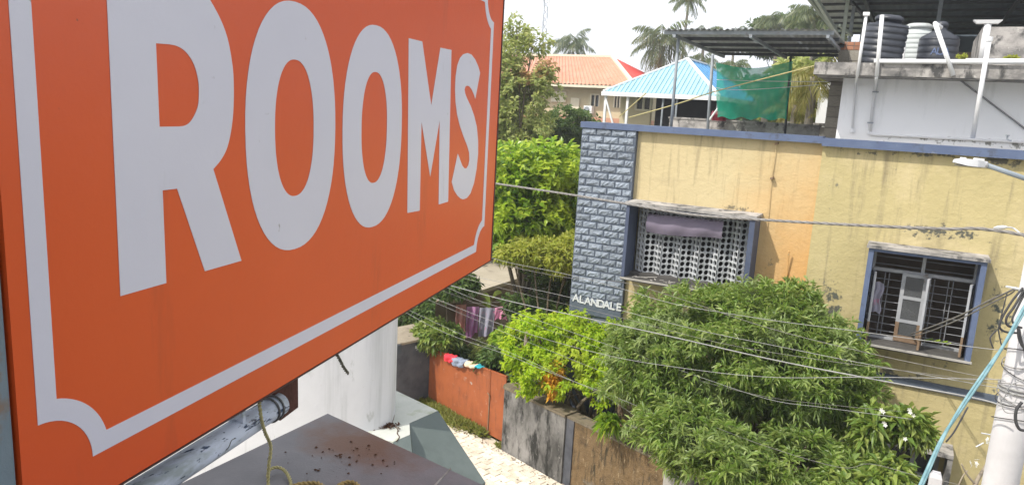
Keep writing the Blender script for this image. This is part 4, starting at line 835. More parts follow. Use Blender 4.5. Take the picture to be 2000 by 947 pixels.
def inner(a, b_, c, d, r_, w_):
    # same corner centres, larger notch radius, sides moved in by w_
    R_ = r_+w_; out = []
    for (cx, cy, a0_, a1_) in ((a, c, 90, 0), (b_, c, 180, 90), (b_, d, 270, 180), (a, d, 360, 270)):
        t0 = math.degrees(math.asin(w_/R_)); s_ = a0_-t0; e_ = a1_+t0
        for k in range(15): an = math.radians(s_+(e_-s_)*k/14); out.append((cx+R_*math.cos(an), cy+R_*math.sin(an)))
    return out
part('border', flat_shape([notched(bl0, br0, bb0, bt0, nr), inner(bl0, br0, bb0, bt0, nr, bw)], s3(.0004), .0006), 'signwhite', sign)
# post beside the near edge
b = MB(); b.hexa([sg(s0-.16, -1.9, -.2), sg(s0-.05, -1.9, -.2), sg(s0-.05, -1.9, -.1), sg(s0-.16, -1.9, -.1), sg(s0-.16, .5, -.2), sg(s0-.05, .5, -.2), sg(s0-.05, .5, -.1), sg(s0-.16, .5, -.1)])
solo('mounting_post', b, pmat('rust_yellow_post', [(.30, .20, .08), (.16, .10, .06), (.34, .27, .14)], 22, .9, .4, 60, ((.05, .04, .035), 30, .58, .66)), 'rusty yellow-brown post at the near edge of the orange sign', 'post')
# pipe, rusty bracket, rope
def pp(s, h, p_=.75): return CP-sn*p_+su*s+np.array([0, 0, h])
pr = .0215; hp = -.571
pipe = thing('support_pipe', 'peeling white-blue steel pipe under the orange sign with a rusty end bracket', 'pipe', pp(.6, hp))
b = MB(); b.tube([pp(.70, hp), pp(1.125, hp)], pr, 28); po = part('pipe', b, 'pipe_paint', pipe, True)
def pxs(px, py, p_): r_ = ray(px, py); t_ = (-p_)/(r_@sn); q = r_*t_; return (q@su, q[2])
bp = [pxs(*q, .752) for q in ((535, 758), (582, 735), (582.5, 795), (548, 821), (540, 812), (541, 790), (531, 778), (538, 768))]
b = MB(); b.prism([pp(x, y, .752) for x, y in bp], -sn*.006); part('bracket', b, 'rust', pipe)
for s_ in (1.092, 1.106):
    b = MB(); ring = [pp(s_, hp)+(pr+.0012)*(math.cos(a)*sn+math.sin(a)*np.array([0, 0, 1])) for a in np.linspace(0, 2*PI, 25)]; b.tube(ring, .0022, 6, False); part('clamp_ring', b, 'ringgrey', pipe, True)
for s_ in (.735, 1.0): b = MB(); b.bar(pp(s_, hp+pr*.8), pp(s_, hp+.075), .03, .008, su); part('hanger', b, 'pipe_paint', pipe)
f0 = 1.0
def atr(px, py, p_): r_ = ray(px, py); return CP+r_*((-p_)/(r_@sn))
rp = [atr(506, 780, .735), atr(508, 800, .722), atr(511, 822, .722), atr(518, 845, .728), atr(528, 868, .735), atr(528, 888, .735), atr(525, 908, .735)]
la = atz(524, 944, SZ+.004)
rp += [la, atz(530, 965, SZ+.004), atz(560, 985, SZ+.004)]
lpth = smooth_path(rp, 8)
rope = thing('rope', 'twisted yellow rope tied to the pipe and coiled on the grey slab', 'rope', la)
part('rope_strand', twist(lpth, .0016, .0019, 70, 2, 6), 'rope', rope, True)
lp2 = smooth_path([atz(523, 932, SZ+.006), atz(526, 918, SZ+.010), atz(538, 912, SZ+.010), atz(552, 915, SZ+.010), atz(562, 926, SZ+.008), atz(568, 942, SZ+.005), atz(570, 965, SZ+.004)], 8)
part('rope_strand', twist(lp2, .0016, .0019, 70, 2, 6), 'rope', rope, True)
for pts in (((565, 952), (585, 945), (605, 943), (622, 944), (636, 956), (630, 975)), ((652, 956), (668, 944), (685, 941), (699, 947), (705, 962), (690, 985))):
    part('rope_coil', twist(smooth_path([atz(*q, SZ+.005) for q in pts], 8), .0022, .0025, 60, 2, 6), 'ropebrown', rope, True)
kn = [atr(503, 779, .73)+rng.normal(scale=.004, size=3) for _ in range(9)]
b = MB(); b.tube(smooth_path(kn, 5), .0022, 6); part('rope_knot', b, 'ringgrey', rope, True)
wt = smooth_path([atr(640, 640, .72), atr(655, 686, .72), atr(664, 703, .72), atr(671, 717, .72), atr(680, 729, .72)], 8)
o = twist(wt, .0019, .0019, 60, 2, 6).build('twisted_wire', M['twistwire'], None, wt[0], True); tag(o, 'short twisted wire end dangling below the orange sign before the white wall', 'wire')
b = MB(); b.tube(smooth_path([atr(440, 880, .73), atr(447, 872, .725), atr(452, 860, .72), atr(458, 856, .72)], 5), .0007, 5); solo('wire_whisker', b, 'twistwire', 'thin loose wire curling off the peeling pipe', 'wire')
# ================================================================== CURVED WHITE WALL with its sloping sunshade
zw = 2.9
nbld = thing('neighbour_building', 'white rounded building corner with a mossy ledge and grey-green sloping shade', 'building', (-6.5, 6.5, 0))
base = [atz(772, 803, zw), atz(761, 827, zw), atz(738, 838, zw), atz(718, 843, zw)]
b0 = base[0]
prof = [b0+np.array([-4.2, -.5, 0]), b0+np.array([-1.2, .16, 0]), b0+np.array([-.45, .26, 0]), b0+np.array([-.13, .14, 0]), b0, b0+np.array([.075, -.12, 0]), base[1]+[.02, 0, 0], base[1]+[.0, -.16, 0], base[2]+[-.04, -.08, 0], base[3]+[-.12, -.12, 0], base[3]+[-.45, -.42, 0], base[3]+[-1.1, -.8, 0], base[3]+[-2.2, -1.2, 0], base[3]+[-4.2, -1.6, 0]]
pf = smooth_path(prof, 4)
b = MB(); n_ = len(pf); nzv = 5
vs = [np.array([p[0], p[1], z]) for z in np.linspace(0, 5.0, nzv) for p in pf]
b.add(vs, [(j*n_+i, (j+1)*n_+i, (j+1)*n_+i+1, j*n_+i+1) for j in range(nzv-1) for i in range(n_-1)])
part('wall', b, 'whitewall2', nbld, True)
b = MB(); b.prism([np.array([p[0], p[1], 4.99]) for p in pf], (0, 0, .08)); part('roof_slab', b, 'conc', nbld)
e = [atz(775.5, 763.4, zw), atz(855, 801.3, zw), atz(799.7, 825.5, zw), atz(800.8, 848, zw), atz(768, 862, zw)]
fd = nz(e[1]-e[0])
b = MB(); inn = e[0]-fd*1.2; b.prism([e[0]-fd*.6, e[1], e[2], e[3], e[4], e[4]+np.array([-.9, -.2, 0])], (0, 0, -.12)); part('ledge', b, 'mossslab', nbld)
# the slope: its far edge runs on down in the vertical plane of the ledge's far edge
r_ = ray(948, 941); pn = np.array([fd[1], -fd[0], 0]); t_ = ((e[1]-CP)@pn)/(r_@pn); lowf = CP+r_*t_
dv = lowf-e[1]
top_line = [e[1], e[2], e[3], e[4]]
off = np.array([0, -.002, -.012])
b = MB(); tp_ = [p+np.array([.004, 0, -.002]) for p in top_line]; lw_ = [lowf, lowf+(e[2]-e[1])*2.2, lowf+(e[2]-e[1])*2.2+(e[3]-e[2])*3, lowf+(e[2]-e[1])*2.2+(e[3]-e[2])*3+(e[4]-e[3])*4]
n4 = 4; V = tp_+lw_+[p-[0, 0, .12] for p in tp_]+[p-[0, 0, .12] for p in lw_]
b.add(V, [(i, i+1, n4+i+1, n4+i) for i in range(3)]+[(8+i, 8+n4+i, 8+n4+i+1, 8+i+1) for i in range(3)]+[(0, 4, 12, 8), (4, 5, 13, 12), (5, 6, 14, 13), (6, 7, 15, 14)])
part('sloping_shade', b, 'slope', nbld)
cr = [atz(*q, zw+.004) for q in ((730, 840), (742, 833), (752, 831), (762, 828), (768, 818), (770, 808))]
cr2 = [atz(*q, zw+.004) for q in ((762, 829), (771, 832), (777, 838), (776, 846), (780, 853), (774, 861))]
b = MB()
for c_ in (cr, cr2): b.tube(smooth_path(c_, 5), .006, 5)
part('moss_crack', b, 'debris', nbld)
P = [atz(rng.normal(755, 12), rng.normal(831, 3), zw+.01) for _ in range(60)]
V, Fc = leaves_mesh(P, [nz([rng.normal()*.5, rng.normal()*.5, 1]) for _ in P], 4, .05, .015, (.3, 1.3), 0, .1, .005); tag(npmesh('dry_moss', V, Fc, 'debris', nbld), kind='stuff')
b = MB(); q = aty(771, 680, base[0][1]+.05); q2 = atf(772, 682, 9.6); b.obox(q2, (.05, .02, 0), (0, .05, 0), (0, 0, .06)); part('hinge_pin', b, 'steeldark', nbld)
# ================================================================== GATE, PILLARS, COMPOUND WALL
GT = 1.42
gr = lp(0, 0); gl_top = None
_r = ray(839, 732); ga = ((CP+_r*(((LA-CP)@LN)/(_r@LN)))-LA)@LD
gt = lambda a: 1.46-.15*a/ga        # the lane climbs a little to the left
gate = thing('gate', 'rust-orange sheet-metal gate with faded patches between dark and grey pillars', 'gate', lp(ga/2, 0))
asp = (aty(957, 780, LA[1])[0]); 
def lane_a(px, py):   # along-lane position of a sight line on the gate plane
    r_ = ray(px, py); t_ = ((LA-CP)@LN)/(r_@LN); q = CP+r_*t_; return (q-LA)@LD, q[2]
sp = lane_a(956, 790)[0]
def leaf(a0_, a1_, name='gate_leaf'):
    b = MB(); b.hexa([lp(a0_, .0, .05), lp(a1_, .0, .05), lp(a1_, -.03, .05), lp(a0_, -.03, .05), lp(a0_, .0, gt(a0_)), lp(a1_, .0, gt(a1_)), lp(a1_, -.03, gt(a1_)), lp(a0_, -.03, gt(a0_))])
    return part(name, b, 'gate', gate)
leaf(.03, sp-.008); leaf(sp+.008, ga+.02)
b = MB()
for a0_, a1_ in ((.03, sp-.008), (sp+.008, ga+.02)): b.bar(lp(a0_, -.01, gt(a0_)+.015), lp(a1_, -.01, gt(a1_)+.015), .045, .03)
part('top_rail', b, 'gate', gate)
q = lane_a(953, 768); b = MB(); b.tube(smooth_path([lp(sp+.06, .02, q[1]+.02), lp(sp, .05, q[1]+.03), lp(sp-.03, .05, q[1]), lp(sp-.04, .03, q[1]-.06)], 5), .011, 6); part('latch', b, 'framebrown', gate)
b = MB(); b.bar(lp(sp-.0, .012, .06), lp(sp, .012, q[1]), .02, .02); part('drop_bolt', b, 'framebrown', gate)
# dark pillar left of the gate
pa0 = ga+.03; pa1 = ga+.95
pt = CP+ray(838, 661)*((1.62-H)/ray(838, 661)[2])
gp = thing('gate_pillar', 'dark grey gate pillar with a pale weathered cap beside the white wall', 'pillar', lp(pa0+.4, .2))
PB = 1.25
b = MB(); b.hexa([lp(pa0, PB, -.05), lp(pa1, PB, -.05), lp(pa1, -.15, -.05), lp(pa0, -.15, -.05), lp(pa0, PB, 1.56), lp(pa1, PB, 1.56), lp(pa1, -.15, 1.56), lp(pa0, -.15, 1.56)]); part('shaft', b, 'gatepillar', gp)
b = MB(); bz = [lp(pa0-.03, PB+.05, 1.561), lp(pa1+.05, PB+.05, 1.561), lp(pa1+.05, -.2, 1.561), lp(pa0-.02, -.2, 1.561), lp(pa0-.06, .3, 1.561), lp(pa0-.07, .8, 1.561)]; b.prism(bz, (0, 0, .05)); ap = lp(pa0+.35, .5, 1.70); tz = [p+np.array([0, 0, .051]) for p in bz]
b.add(tz+[ap], [(k, (k+1) % 6, 6) for k in range(6)]); part('cap', b, 'captan', gp)
b = MB()
for (px, py, w_, h_) in ((814.5, 677, .055, .07), (819, 675, .018, .05), (821.5, 672.5, .02, .05), (825, 671, .02, .03), (816, 682, .05, .012)):
    r_ = ray(px, py); LQ = lp(pa0-.003, 0); t_ = ((LQ-CP)@LD)/(r_@LD); q = CP+r_*t_; b.obox(q, LD*.002, LN*w_*.9, np.array([0, 0, h_*.5]))
part('painted_marks', b, 'mark', gp)
# rounded grey wall to the right, brown wall after it
WT = 1.30
cw = thing('compound_wall', 'black-stained grey compound wall with a rounded end beside the orange gate', 'wall', lp(-.8, 0))
def lpq(px, z): q = atz(px[0], px[1], z); return (q-LA)@LD, (q-LA)@LN
aw = lane_a(1112, 860)[0]
outl = [lp(-.04-.16*(1-math.cos(t)), .16*math.sin(t)+.02) for t in np.linspace(-PI/2, PI/2, 9)]
ring = [(-.10, .16), (-.045, .10), (-.02, .0), (-.045, -.10), (-.10, -.16)]
pts = [lp(aw, .16), lp(-.22, .16)]+[lp(a_, b_) for a_, b_ in ring]+[lp(-.22, -.2), lp(aw, -.2)]
b = MB(); b.prism([p+np.array([0, 0, -.05]) for p in pts], (0, 0, WT+.05)); part('wall_body', b, 'wallgrey', cw)
b = MB(); pts2 = [lp(aw, .18), lp(-.22, .18)]+[lp(a_+.02*(1 if b_ != 0 else 1.2), b_*1.12) for a_, b_ in ring]+[lp(-.22, -.22), lp(aw, -.22)]; b.prism([p+np.array([0, 0, WT+.002]) for p in pts2], (0, 0, .05)); part('coping', b, 'walltop', cw)
for zq in (.32, .64, .96):
    pass
aw2 = lane_a(1312, 900)[0]
bwl = thing('brown_wall', 'brown mossy compound wall under the big tree, right of the grey wall', 'wall', lp((aw+aw2)/2, 0))
b = MB(); b.hexa([lp(aw2, .10, -.05), lp(aw-.01, .10, -.05), lp(aw-.01, -.16, -.05), lp(aw2, -.16, -.05), lp(aw2, .10, WT-.02), lp(aw-.01, .10, WT-.02), lp(aw-.01, -.16, WT-.02), lp(aw2, -.16, WT-.02)]); part('wall_body', b, 'wallbrown', bwl)
b = MB(); b.hexa([lp(aw2, .12, WT-.019), lp(aw-.01, .12, WT-.019), lp(aw-.01, -.18, WT-.019), lp(aw2, -.18, WT-.019), lp(aw2, .12, WT+.02), lp(aw-.01, .12, WT+.02), lp(aw-.01, -.18, WT+.02), lp(aw2, -.18, WT+.02)]); part('coping', b, 'walltop', bwl)
b = MB(); b.hexa([lp(aw-.19, .125, -.05), lp(aw-.012, .125, -.05), lp(aw-.012, .1005, -.05), lp(aw-.19, .1005, -.05), lp(aw-.19, .125, WT-.02), lp(aw-.012, .125, WT-.02), lp(aw-.012, .1005, WT-.02), lp(aw-.19, .1005, WT-.02)]); part('render_strip', b, 'gatepillar', bwl)
gp2 = thing('wall_pillar', 'plain grey pillar ending the brown wall below the big tree', 'pillar', lp(aw2-.2, 0))
b = MB(); b.hexa([lp(aw2-.45, .2, -.05), lp(aw2-.005, .2, -.05), lp(aw2-.005, -.22, -.05), lp(aw2-.45, -.22, -.05), lp(aw2-.45, .2, WT+.1), lp(aw2-.005, .2, WT+.1), lp(aw2-.005, -.22, WT+.1), lp(aw2-.45, -.22, WT+.1)]); part('shaft', b, 'conc', gp2)
b = MB(); b.hexa([lp(aw2-.48, .23, WT+.101), lp(aw2+.03, .23, WT+.101), lp(aw2+.03, -.25, WT+.101), lp(aw2-.48, -.25, WT+.101), lp(aw2-.45, .2, WT+.17), lp(aw2, .2, WT+.17), lp(aw2, -.22, WT+.17), lp(aw2-.45, -.22, WT+.17)]); part('cap', b, 'conc', gp2)
b = MB(); b.hexa([lp(aw2-9, .12, -.05), lp(aw2-.46, .12, -.05), lp(aw2-.46, -.14, -.05), lp(aw2-9, -.14, -.05), lp(aw2-9, .12, 1.1), lp(aw2-.46, .12, 1.1), lp(aw2-.46, -.14, 1.1), lp(aw2-9, -.14, 1.1)])
solo('garden_wall', b, 'conc', 'grey garden wall continuing behind the big tree to the right', 'wall')
P = [lp(rng.uniform(-2.6, 2.2), .2+abs(rng.normal(0, .12)), .006) for _ in range(150)]+[lp(rng.uniform(-2.6, 2), rng.uniform(.3, 2.4), .006) for _ in range(50)]
V, Fc = leaves_mesh(P, [nz([rng.normal(), rng.normal(), .15]) for _ in P], 1, .05, .025, (.0, .4), 0, .0, .0); tag(npmesh('leaf_litter', V, Fc, 'debris', None, lp(0, .3)), 'dry leaf litter scattered along the foot of the compound wall', 'leaf litter', None, 'stuff')
# clothes thrown over the gate
def over(name, mat, label, px0, px1, drop, back, bulge):
    a0_ = lane_a(px0, 705)[0]; a1_ = lane_a(px1, 712)[0]
    def fn(u, v):
        a = a0_+(a1_-a0_)*(u+.05*math.sin(v*9+bulge*90)); rd_ = .72+.28*math.sqrt(max(0, 1-(2*u-1)**2)); s_ = v*(drop*rd_+back+.06); dn = max(0, s_-back-.06)
        cr_ = .014*math.sin(u*13+v*5)+.010*math.sin(v*17+u*4+bulge*70)
        if s_ < back: y, z = -.055-abs(cr_), gt(a)+.03-(back-s_)
        elif s_ < back+.06: y, z = -.055+(s_-back)*1.7, gt(a)+.05+cr_
        else: y, z = .05+bulge+cr_*1.4+.03*math.sin(min(1, dn/max(drop, .01))*3.0), gt(a)+.04-dn
        return lp(a, y, z)
    b = MB(); b.grid(fn, 12, 14); solo(name, b, mat, label, 'cloth', 'clothes over the gate', True)
over('cloth', 'cl_red', 'bright red cloth hung over the top of the orange gate', 872, 891, .15, .15, .02)
over('cloth', 'cl_blue', 'grey-blue cloth with a white patch hung over the orange gate', 889, 912, .17, .12, .035)
over('cloth', 'cl_cream', 'cream cloth hung over the orange gate beside the teal one', 913, 934, .09, .2, .025)
over('cloth', 'cl_teal', 'teal cloth hung over the orange gate, furthest right', 931, 944, .035, .2, .015)
# grass along the gate foot
P = []; 
for _ in range(620):
    a = rng.uniform(sp+.03, ga+.25); bb_ = abs(rng.normal(0, .13))*(.5+.6*(a-sp))+.02; P.append(lp(a, bb_+.02, -.01))
V, Fc = leaves_mesh(P, [nz([rng.normal()*.35, rng.normal()*.35, 1]) for _ in P], 6, .20, .035, (.05, .8), 0, .12, .0); tag(npmesh('grass', V, Fc, 'grass', None, lp(1.5, .2)), 'uneven strip of grass and weeds at the foot of the orange gate', 'grass', None, 'stuff')
P = [lp(rng.normal(-.02, .05), .12+abs(rng.normal(0, .04)), 0) for _ in range(20)]
V, Fc = leaves_mesh(P, [nz([rng.normal()*.35, rng.normal()*.35, 1]) for _ in P], 5, .12, .02, (.05, .8), 0, .12, .0); tag(npmesh('weed', V, Fc, 'grass', None, lp(0, .1)), 'small weed tuft at the rounded end of the grey wall', 'weed')
# ================================================================== GARDEN: clothes line, outbuilding
FC = 18.3
cl0, cl1 = atf(872, 590, FC), atf(1010, 588, FC)
b = MB(); b.tube([cl0, (cl0+cl1)/2-[0, 0, .03], cl1], .006, 5); solo('washing_line', b, 'wiregrey', 'washing line in the shaded garden carrying four garments', 'line')
def hang(mat, label, px0, px1, pyt, pyb, rag, sk=0):
    a, c = atf(px0, pyt, FC), atf(px1, pyt+sk, FC); h_ = atf((px0+px1)/2, pyt, FC)[2]-atf((px0+px1)/2, pyb, FC)[2]
    vn = nz(np.cross(c-a, [0, 0, 1]))
    def fn(u, v): return a+(c-a)*u*(1-.06*v)+vn*(.05*math.sin(u*11+v*2)*(.3+v)+.03)-np.array([0, 0, v*h_*(1+rag*math.sin(u*4+.6))])
    b = MB(); b.grid(fn, 16, 14); solo('garment', b, mat, label, 'garment', 'washing on the garden line', True)
hang('cl_peach', 'peach garment at the left end of the garden washing line', 891, 911, 594, 654, .06)
hang('cl_mag', 'magenta patterned garment, second on the garden washing line', 912, 936, 598, 658, .10)
hang('cl_grey', 'grey-violet garment with a pink print, third on the garden washing line', 937, 967, 600, 657, .06)
hang('cl_pink', 'short pink cloth at the right end of the garden washing line', 967, 993, 600, 628, -.12, -6)
zo = 2.2; o0, o1 = atz(862, 592, zo), atz(1016, 542, zo); o3, o2 = atz(868, 500, zo), atz(1040, 462, zo)
ob = thing('outbuilding', 'low garden outbuilding with a pale flat roof behind the washing line', 'outbuilding', (o0+o1)/2*[1, 1, 0])
b = MB(); b.prism([o0, o1, o2, o3], (0, 0, -.1)); part('roof', b, 'roofgrey', ob)
od = nz(o1-o0); on = np.array([-od[1], od[0], 0]); 
b = MB(); b.prism([o0+od*.3+on*.4, o1-od*.3+on*.4, o2-od*.3-on*.3, o3+od*.3-on*.3], (0, 0, -2.2)); b.v = [(x, y, z-.101) for x, y, z in b.v]; part('wall', b, 'brownwall', ob)
b = MB(); q = atz(880, 545, zo); b.box(q[0]-.1, q[0]+.0, q[1]-.1, q[1], zo, zo+.5)
b = MB(); q0 = atf(966, 448, 24); q1 = atf(1015, 444, 24)
b.prism([atf(955, 452, 24), atf(990, 446, 24), atf(992, 462, 24), atf(955, 470, 24)], (.0, .05, .02)); solo('tarp', b, 'tarp', 'scrap of blue tarpaulin glimpsed behind the leaves beside the sign edge', 'tarp')
b = MB(); q = [atf(985, 470, 24.5), atf(1020, 452, 24.5), atf(1045, 470, 24.5)]; b.prism([q[0], q[1], q[2], q[2]-[0, 0, 2.5], q[0]-[0, 0, 2.5]], (0, 1.5, 0)); solo('hut', b, 'conc', 'pale hut roof glimpsed under the bright broad-leaved tree', 'hut')
q = atf(1122, 590, 17.5); b = MB(); b.box(q[0]-.22, q[0]+.22, q[1], q[1]+.2, 0, q[2]); solo('garden_post', b, 'brownwall', 'short brown post just left of the blue stone pillar', 'post')
q = atf(1029, 648, 15.6); b = MB(); b.tube([(q[0], q[1], 0), (q[0], q[1], q[2])], .05, 8); solo('garden_stake', b, 'captan', 'pale stake poking out left of the lime-green tree', 'stake')
# ================================================================== TREES AND PLANTS
def E_(px, py, f, rx, ry, rz): c = atf(px, py, f); return (c[0], c[1], c[2], rx, ry, rz)
# big narrow-leaved tree in front of the house
big = [E_(1440, 705, 11.7, 1.65, 1.05, 1.05), E_(1550, 705, 11.5, 1.02, .95, .92), E_(1285, 700, 11.9, .85, .8, .72), E_(1632, 775, 11.2, .62, .7, .55),
       E_(1330, 830, 10.9, .60, .7, .42), E_(1420, 905, 10.5, .85, .75, .52), E_(1560, 915, 10.4, .75, .7, .50), E_(1238, 722, 12.2, .42, .42, .42), E_(1500, 640, 11.8, 1.0, .8, .7)]
bb0 = atf(1500, 900, 11.9); bb0[2] = -.1
bt, P, D = tree('big_tree', 'big dense narrow-leaved tree in front of the house, over the brown wall', 'tree', bb0, big, 'lf_mango', 9000, 10, .155, .030, .17, seed=3, spread=(.35, 1.5), droop=.12, tipd=.16, gap=-.20, gsc=1.7, lob=.42, off=.07)
# leaf rosettes that read one by one on the near side
ros = []
for k in range(5):
    T = np.zeros((1, 3)); V, Fc = leaves_mesh(T, [[0, 0, 1.]], 13, .175, .036, (.45, 1.45), .12, .2, .04)
    me = bpy.data.meshes.new('rosette'); me.from_pydata(V.tolist(), [], Fc.tolist()); me.materials.append(M['lf_mango']); me.update(); ros.append(me)
dist = np.linalg.norm(P-CP, axis=1); fac = np.array([d@nz(CP-p) for p, d in zip(P, D)]); px_ = np.array([proj(p) for p in P])
okm = np.where((fac > .25) & (px_[:, 1] < 980))[0]; okm = okm[np.argsort(dist[okm])][:900]; pick = rng.choice(okm, 230, replace=False)
for i in pick:
    q = Vector(nz(D[i]+np.array([0, 0, .3]))).to_track_quat('Z', 'Y').to_euler(); inst('leaf_cluster', ros[rng.integers(5)], bt, P[i]+D[i]*.06, q, (1, 1, 1))
# lime-green tree at the left of the stone pillar
lime = [E_(1045, 650, 14.3, .58, .5, .40), E_(1125, 648, 14.2, .65, .5, .42), E_(1060, 712, 14.0, .65, .5, .42), E_(1150, 695, 13.8, .58, .5, .45), E_(1018, 685, 14.2, .40, .4, .38), E_(1200, 660, 13.8, .42, .4, .3), E_(1120, 745, 13.7, .5, .4, .32), E_(1185, 748, 13.4, .45, .4, .40), E_(1025, 745, 14.0, .3, .3, .22)]
lb = lp(-1.75, -.75, -.1)
tree('lime_tree', 'lime-green small-leaved tree beside the blue stone pillar', 'tree', lb, lime, 'lf_lime', 1750, 8, .10, .048, .08, seed=5, spread=(.5, 1.5), droop=.55, gap=-.02, gsc=2.6, lob=.5, shell=.6)
tree('croton', 'golden-orange leaved bush peeping over the grey wall under the lime-green tree', 'bush', lp(-1.1, -.5), [E_(1079, 740, 13.75, .17, .17, .3)], 'lf_gold', 120, 7, .13, .05, .02, seed=2)
sp0 = atf(1190, 822, 12.4); tree('strap_plant', 'strap-leaved plant hanging over the top of the brown wall', 'plant', sp0, [(sp0[0], sp0[1], sp0[2], .16, .12, .10)], 'lf_bright', 26, 7, .24, .02, seed=4, trunk=False, droop=.1, tipd=.5)
b = MB(); tq = [atf(1215, 760, 12.6), atf(1212, 800, 12.4), atf(1216, 832, 12.3)]; b.tube(smooth_path(tq, 4), .05, 7); solo('dry_frond', b, 'framebrown', 'dry brown hanging frond stalk above the brown wall', 'frond', smooth=True)
b = MB(); b.tube([atf(1228, 826, 12.2), atf(1262, 842, 12.0)], .035, 8); b.tube([atf(1222, 833, 12.15), atf(1258, 852, 11.95)], .03, 8); solo('wall_pipes', b, 'conc', 'pair of short pale pipes lying on top of the brown wall', 'pipes')
# frangipani by the lower window
plum = [E_(1702, 842, 10.2, .22, .22, .32), E_(1752, 822, 10.2, .34, .25, .20), E_(1795, 836, 10.2, .20, .2, .18), E_(1730, 925, 9.8, .40, .28, .2), E_(1650, 945, 9.8, .3, .28, .2)]
pb = atf(1700, 940, 11.2); pb[2] = -.1
pt_, P, D = tree('frangipani', 'frangipani with glossy leaf rosettes and white flowers by the lower window', 'tree', pb, plum, 'lf_plum', 230, 12, .21, .065, .06, seed=8, spread=(.5, 1.5), droop=.2, tipd=.25, gap=-.9)
petal = MB()
for k in range(5):
    a = k*2*PI/5; c, s = math.cos(a), math.sin(a); petal.add([(0, 0, 0), (.028*c-.016*s, .028*s+.016*c, .012), (.055*c, .055*s, .015), (.028*c+.016*s, .028*s-.016*c, .012)], [(0, 3, 2, 1)])
pm = mesh_of(petal, 'petal')
for px, py in ((1722, 800), (1729, 830), (1726, 824), (1778, 805), (1784, 811), (1776, 799), (1725, 804), (1768, 857)):
    p = atf(px, py, 9.85); inst('flower', pm, pt_, p, (Vector(CP-p)+Vector(rng.normal(scale=3, size=3))).to_track_quat('Z', 'Y').to_euler(), (.6,)*3)
bf = thing('bare_frangipani', 'bare leafless branch with white flower clusters beside the concrete pole', 'branch', atf(1905, 947, 8.6)*[1, 1, 0])
b = MB(); b0_ = atf(1895, 990, 8.6); lowp = np.array([b0_[0], b0_[1], -.05]); b.tube(smooth_path([lowp, (lowp+b0_)/2+[.04, 0, 0], b0_, atf(1905, 945, 8.6), atf(1922, 915, 8.6), atf(1934, 892, 8.6), atf(1936, 865, 8.6)], 5), np.linspace(.04, .010, 31), 7)
b.tube(smooth_path([atf(1905, 945, 8.6), atf(1888, 925, 8.55), atf(1878, 905, 8.5)], 4), np.linspace(.014, .007, 9), 6); b.tube(smooth_path([atf(1872, 947, 8.6), atf(1880, 930, 8.6), atf(1890, 918, 8.6)], 4), .008, 6); part('branch', b, 'captan', bf, True)
for px, py in ((1934, 855), (1940, 862), (1930, 862), (1938, 850), (1946, 857), (1903, 903), (1908, 910), (1900, 909), (1906, 898), (1898, 902)):
    p = atf(px, py, 8.5)+rng.normal(scale=.01, size=3); inst('flower', pm, bf, p, (rng.uniform(-.8, .8)+1.2, rng.uniform(-.8, .8), rng.uniform(0, 6)), (.6,)*3)
for pts in (((1917, 845), (1928, 847), (1940, 849)), ((1906, 872), (1914, 868), (1921, 864))):
    b = MB(); b.tube(smooth_path([atf(*q, 8.5) for q in pts], 3), .008, 5); part('twig', b, 'mark', bf, True)
# trees left of the house
def gbase(px, py, f): q = atf(px, py, f); q[2] = -.1; return q
tree('broadleaf_tree', 'bright green broad-leaved tree left of the blue stone pillar', 'tree', gbase(1013, 600, 17.2), [E_(1055, 335, 17, 1.0, .9, .62), E_(985, 330, 16.6, .7, .8, .6), E_(1105, 345, 17.2, .65, .8, .66), E_(1030, 415, 17, 1.0, .9, .6), E_(1105, 420, 17.3, .6, .8, .6), E_(965, 420, 16.5, .7, .7, .7)], 'lf_bright', 2000, 6, .20, .105, .10, seed=11, spread=(.5, 1.4), droop=.1, gap=-.25, gsc=1.8)
tree('feathery_tree', 'yellow-green feathery small tree under the bright broad-leaved tree', 'tree', gbase(1075, 640, 15.8), [E_(1040, 490, 15.8, .5, .5, .28), E_(1085, 500, 15.7, .55, .5, .35), E_(1000, 495, 15.7, .3, .4, .18), E_(1115, 490, 15.9, .3, .4, .4)], 'lf_yel', 1300, 8, .15, .042, .05, seed=13, droop=.2, gap=-.2, gsc=2.5)
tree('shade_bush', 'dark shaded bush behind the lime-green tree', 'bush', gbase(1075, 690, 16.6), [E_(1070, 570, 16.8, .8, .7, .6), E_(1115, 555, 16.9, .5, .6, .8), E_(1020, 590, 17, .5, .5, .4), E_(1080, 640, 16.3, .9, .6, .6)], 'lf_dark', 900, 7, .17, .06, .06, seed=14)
tree('tall_sparse_tree', 'tall open-crowned tree with reddish young leaves rising at the sign edge', 'tree', gbase(1000, 600, 24), [E_(1000, 210, 24, 1.2, 1.2, 1.1), E_(1040, 180, 24, .8, .9, .7), E_(985, 120, 24, .75, .8, .9), E_(1040, 85, 24, .6, .6, .45), E_(1010, 60, 24, .4, .5, .5), E_(1060, 140, 23.8, .5, .5, .3), E_(1020, 260, 24, 1.2, 1.1, .6), E_(960, 200, 24, .9, .9, 1.6)], 'lf_olive', 1900, 6, .175, .085, .06, seed=16, gap=-.06, gsc=1.2, droop=.3, shell=.6, lob=.5)
rt = atf(1050, 130, 23.6); tree('red_leaf_spray', 'spray of reddish-brown leaves over the terracotta roof edge', 'branch', rt, [E_(1068, 128, 23.6, .35, .3, .16), E_(1015, 148, 23.6, .7, .3, .25)], 'lf_red', 60, 5, .2, .10, seed=17, trunk=False, gap=-.3)
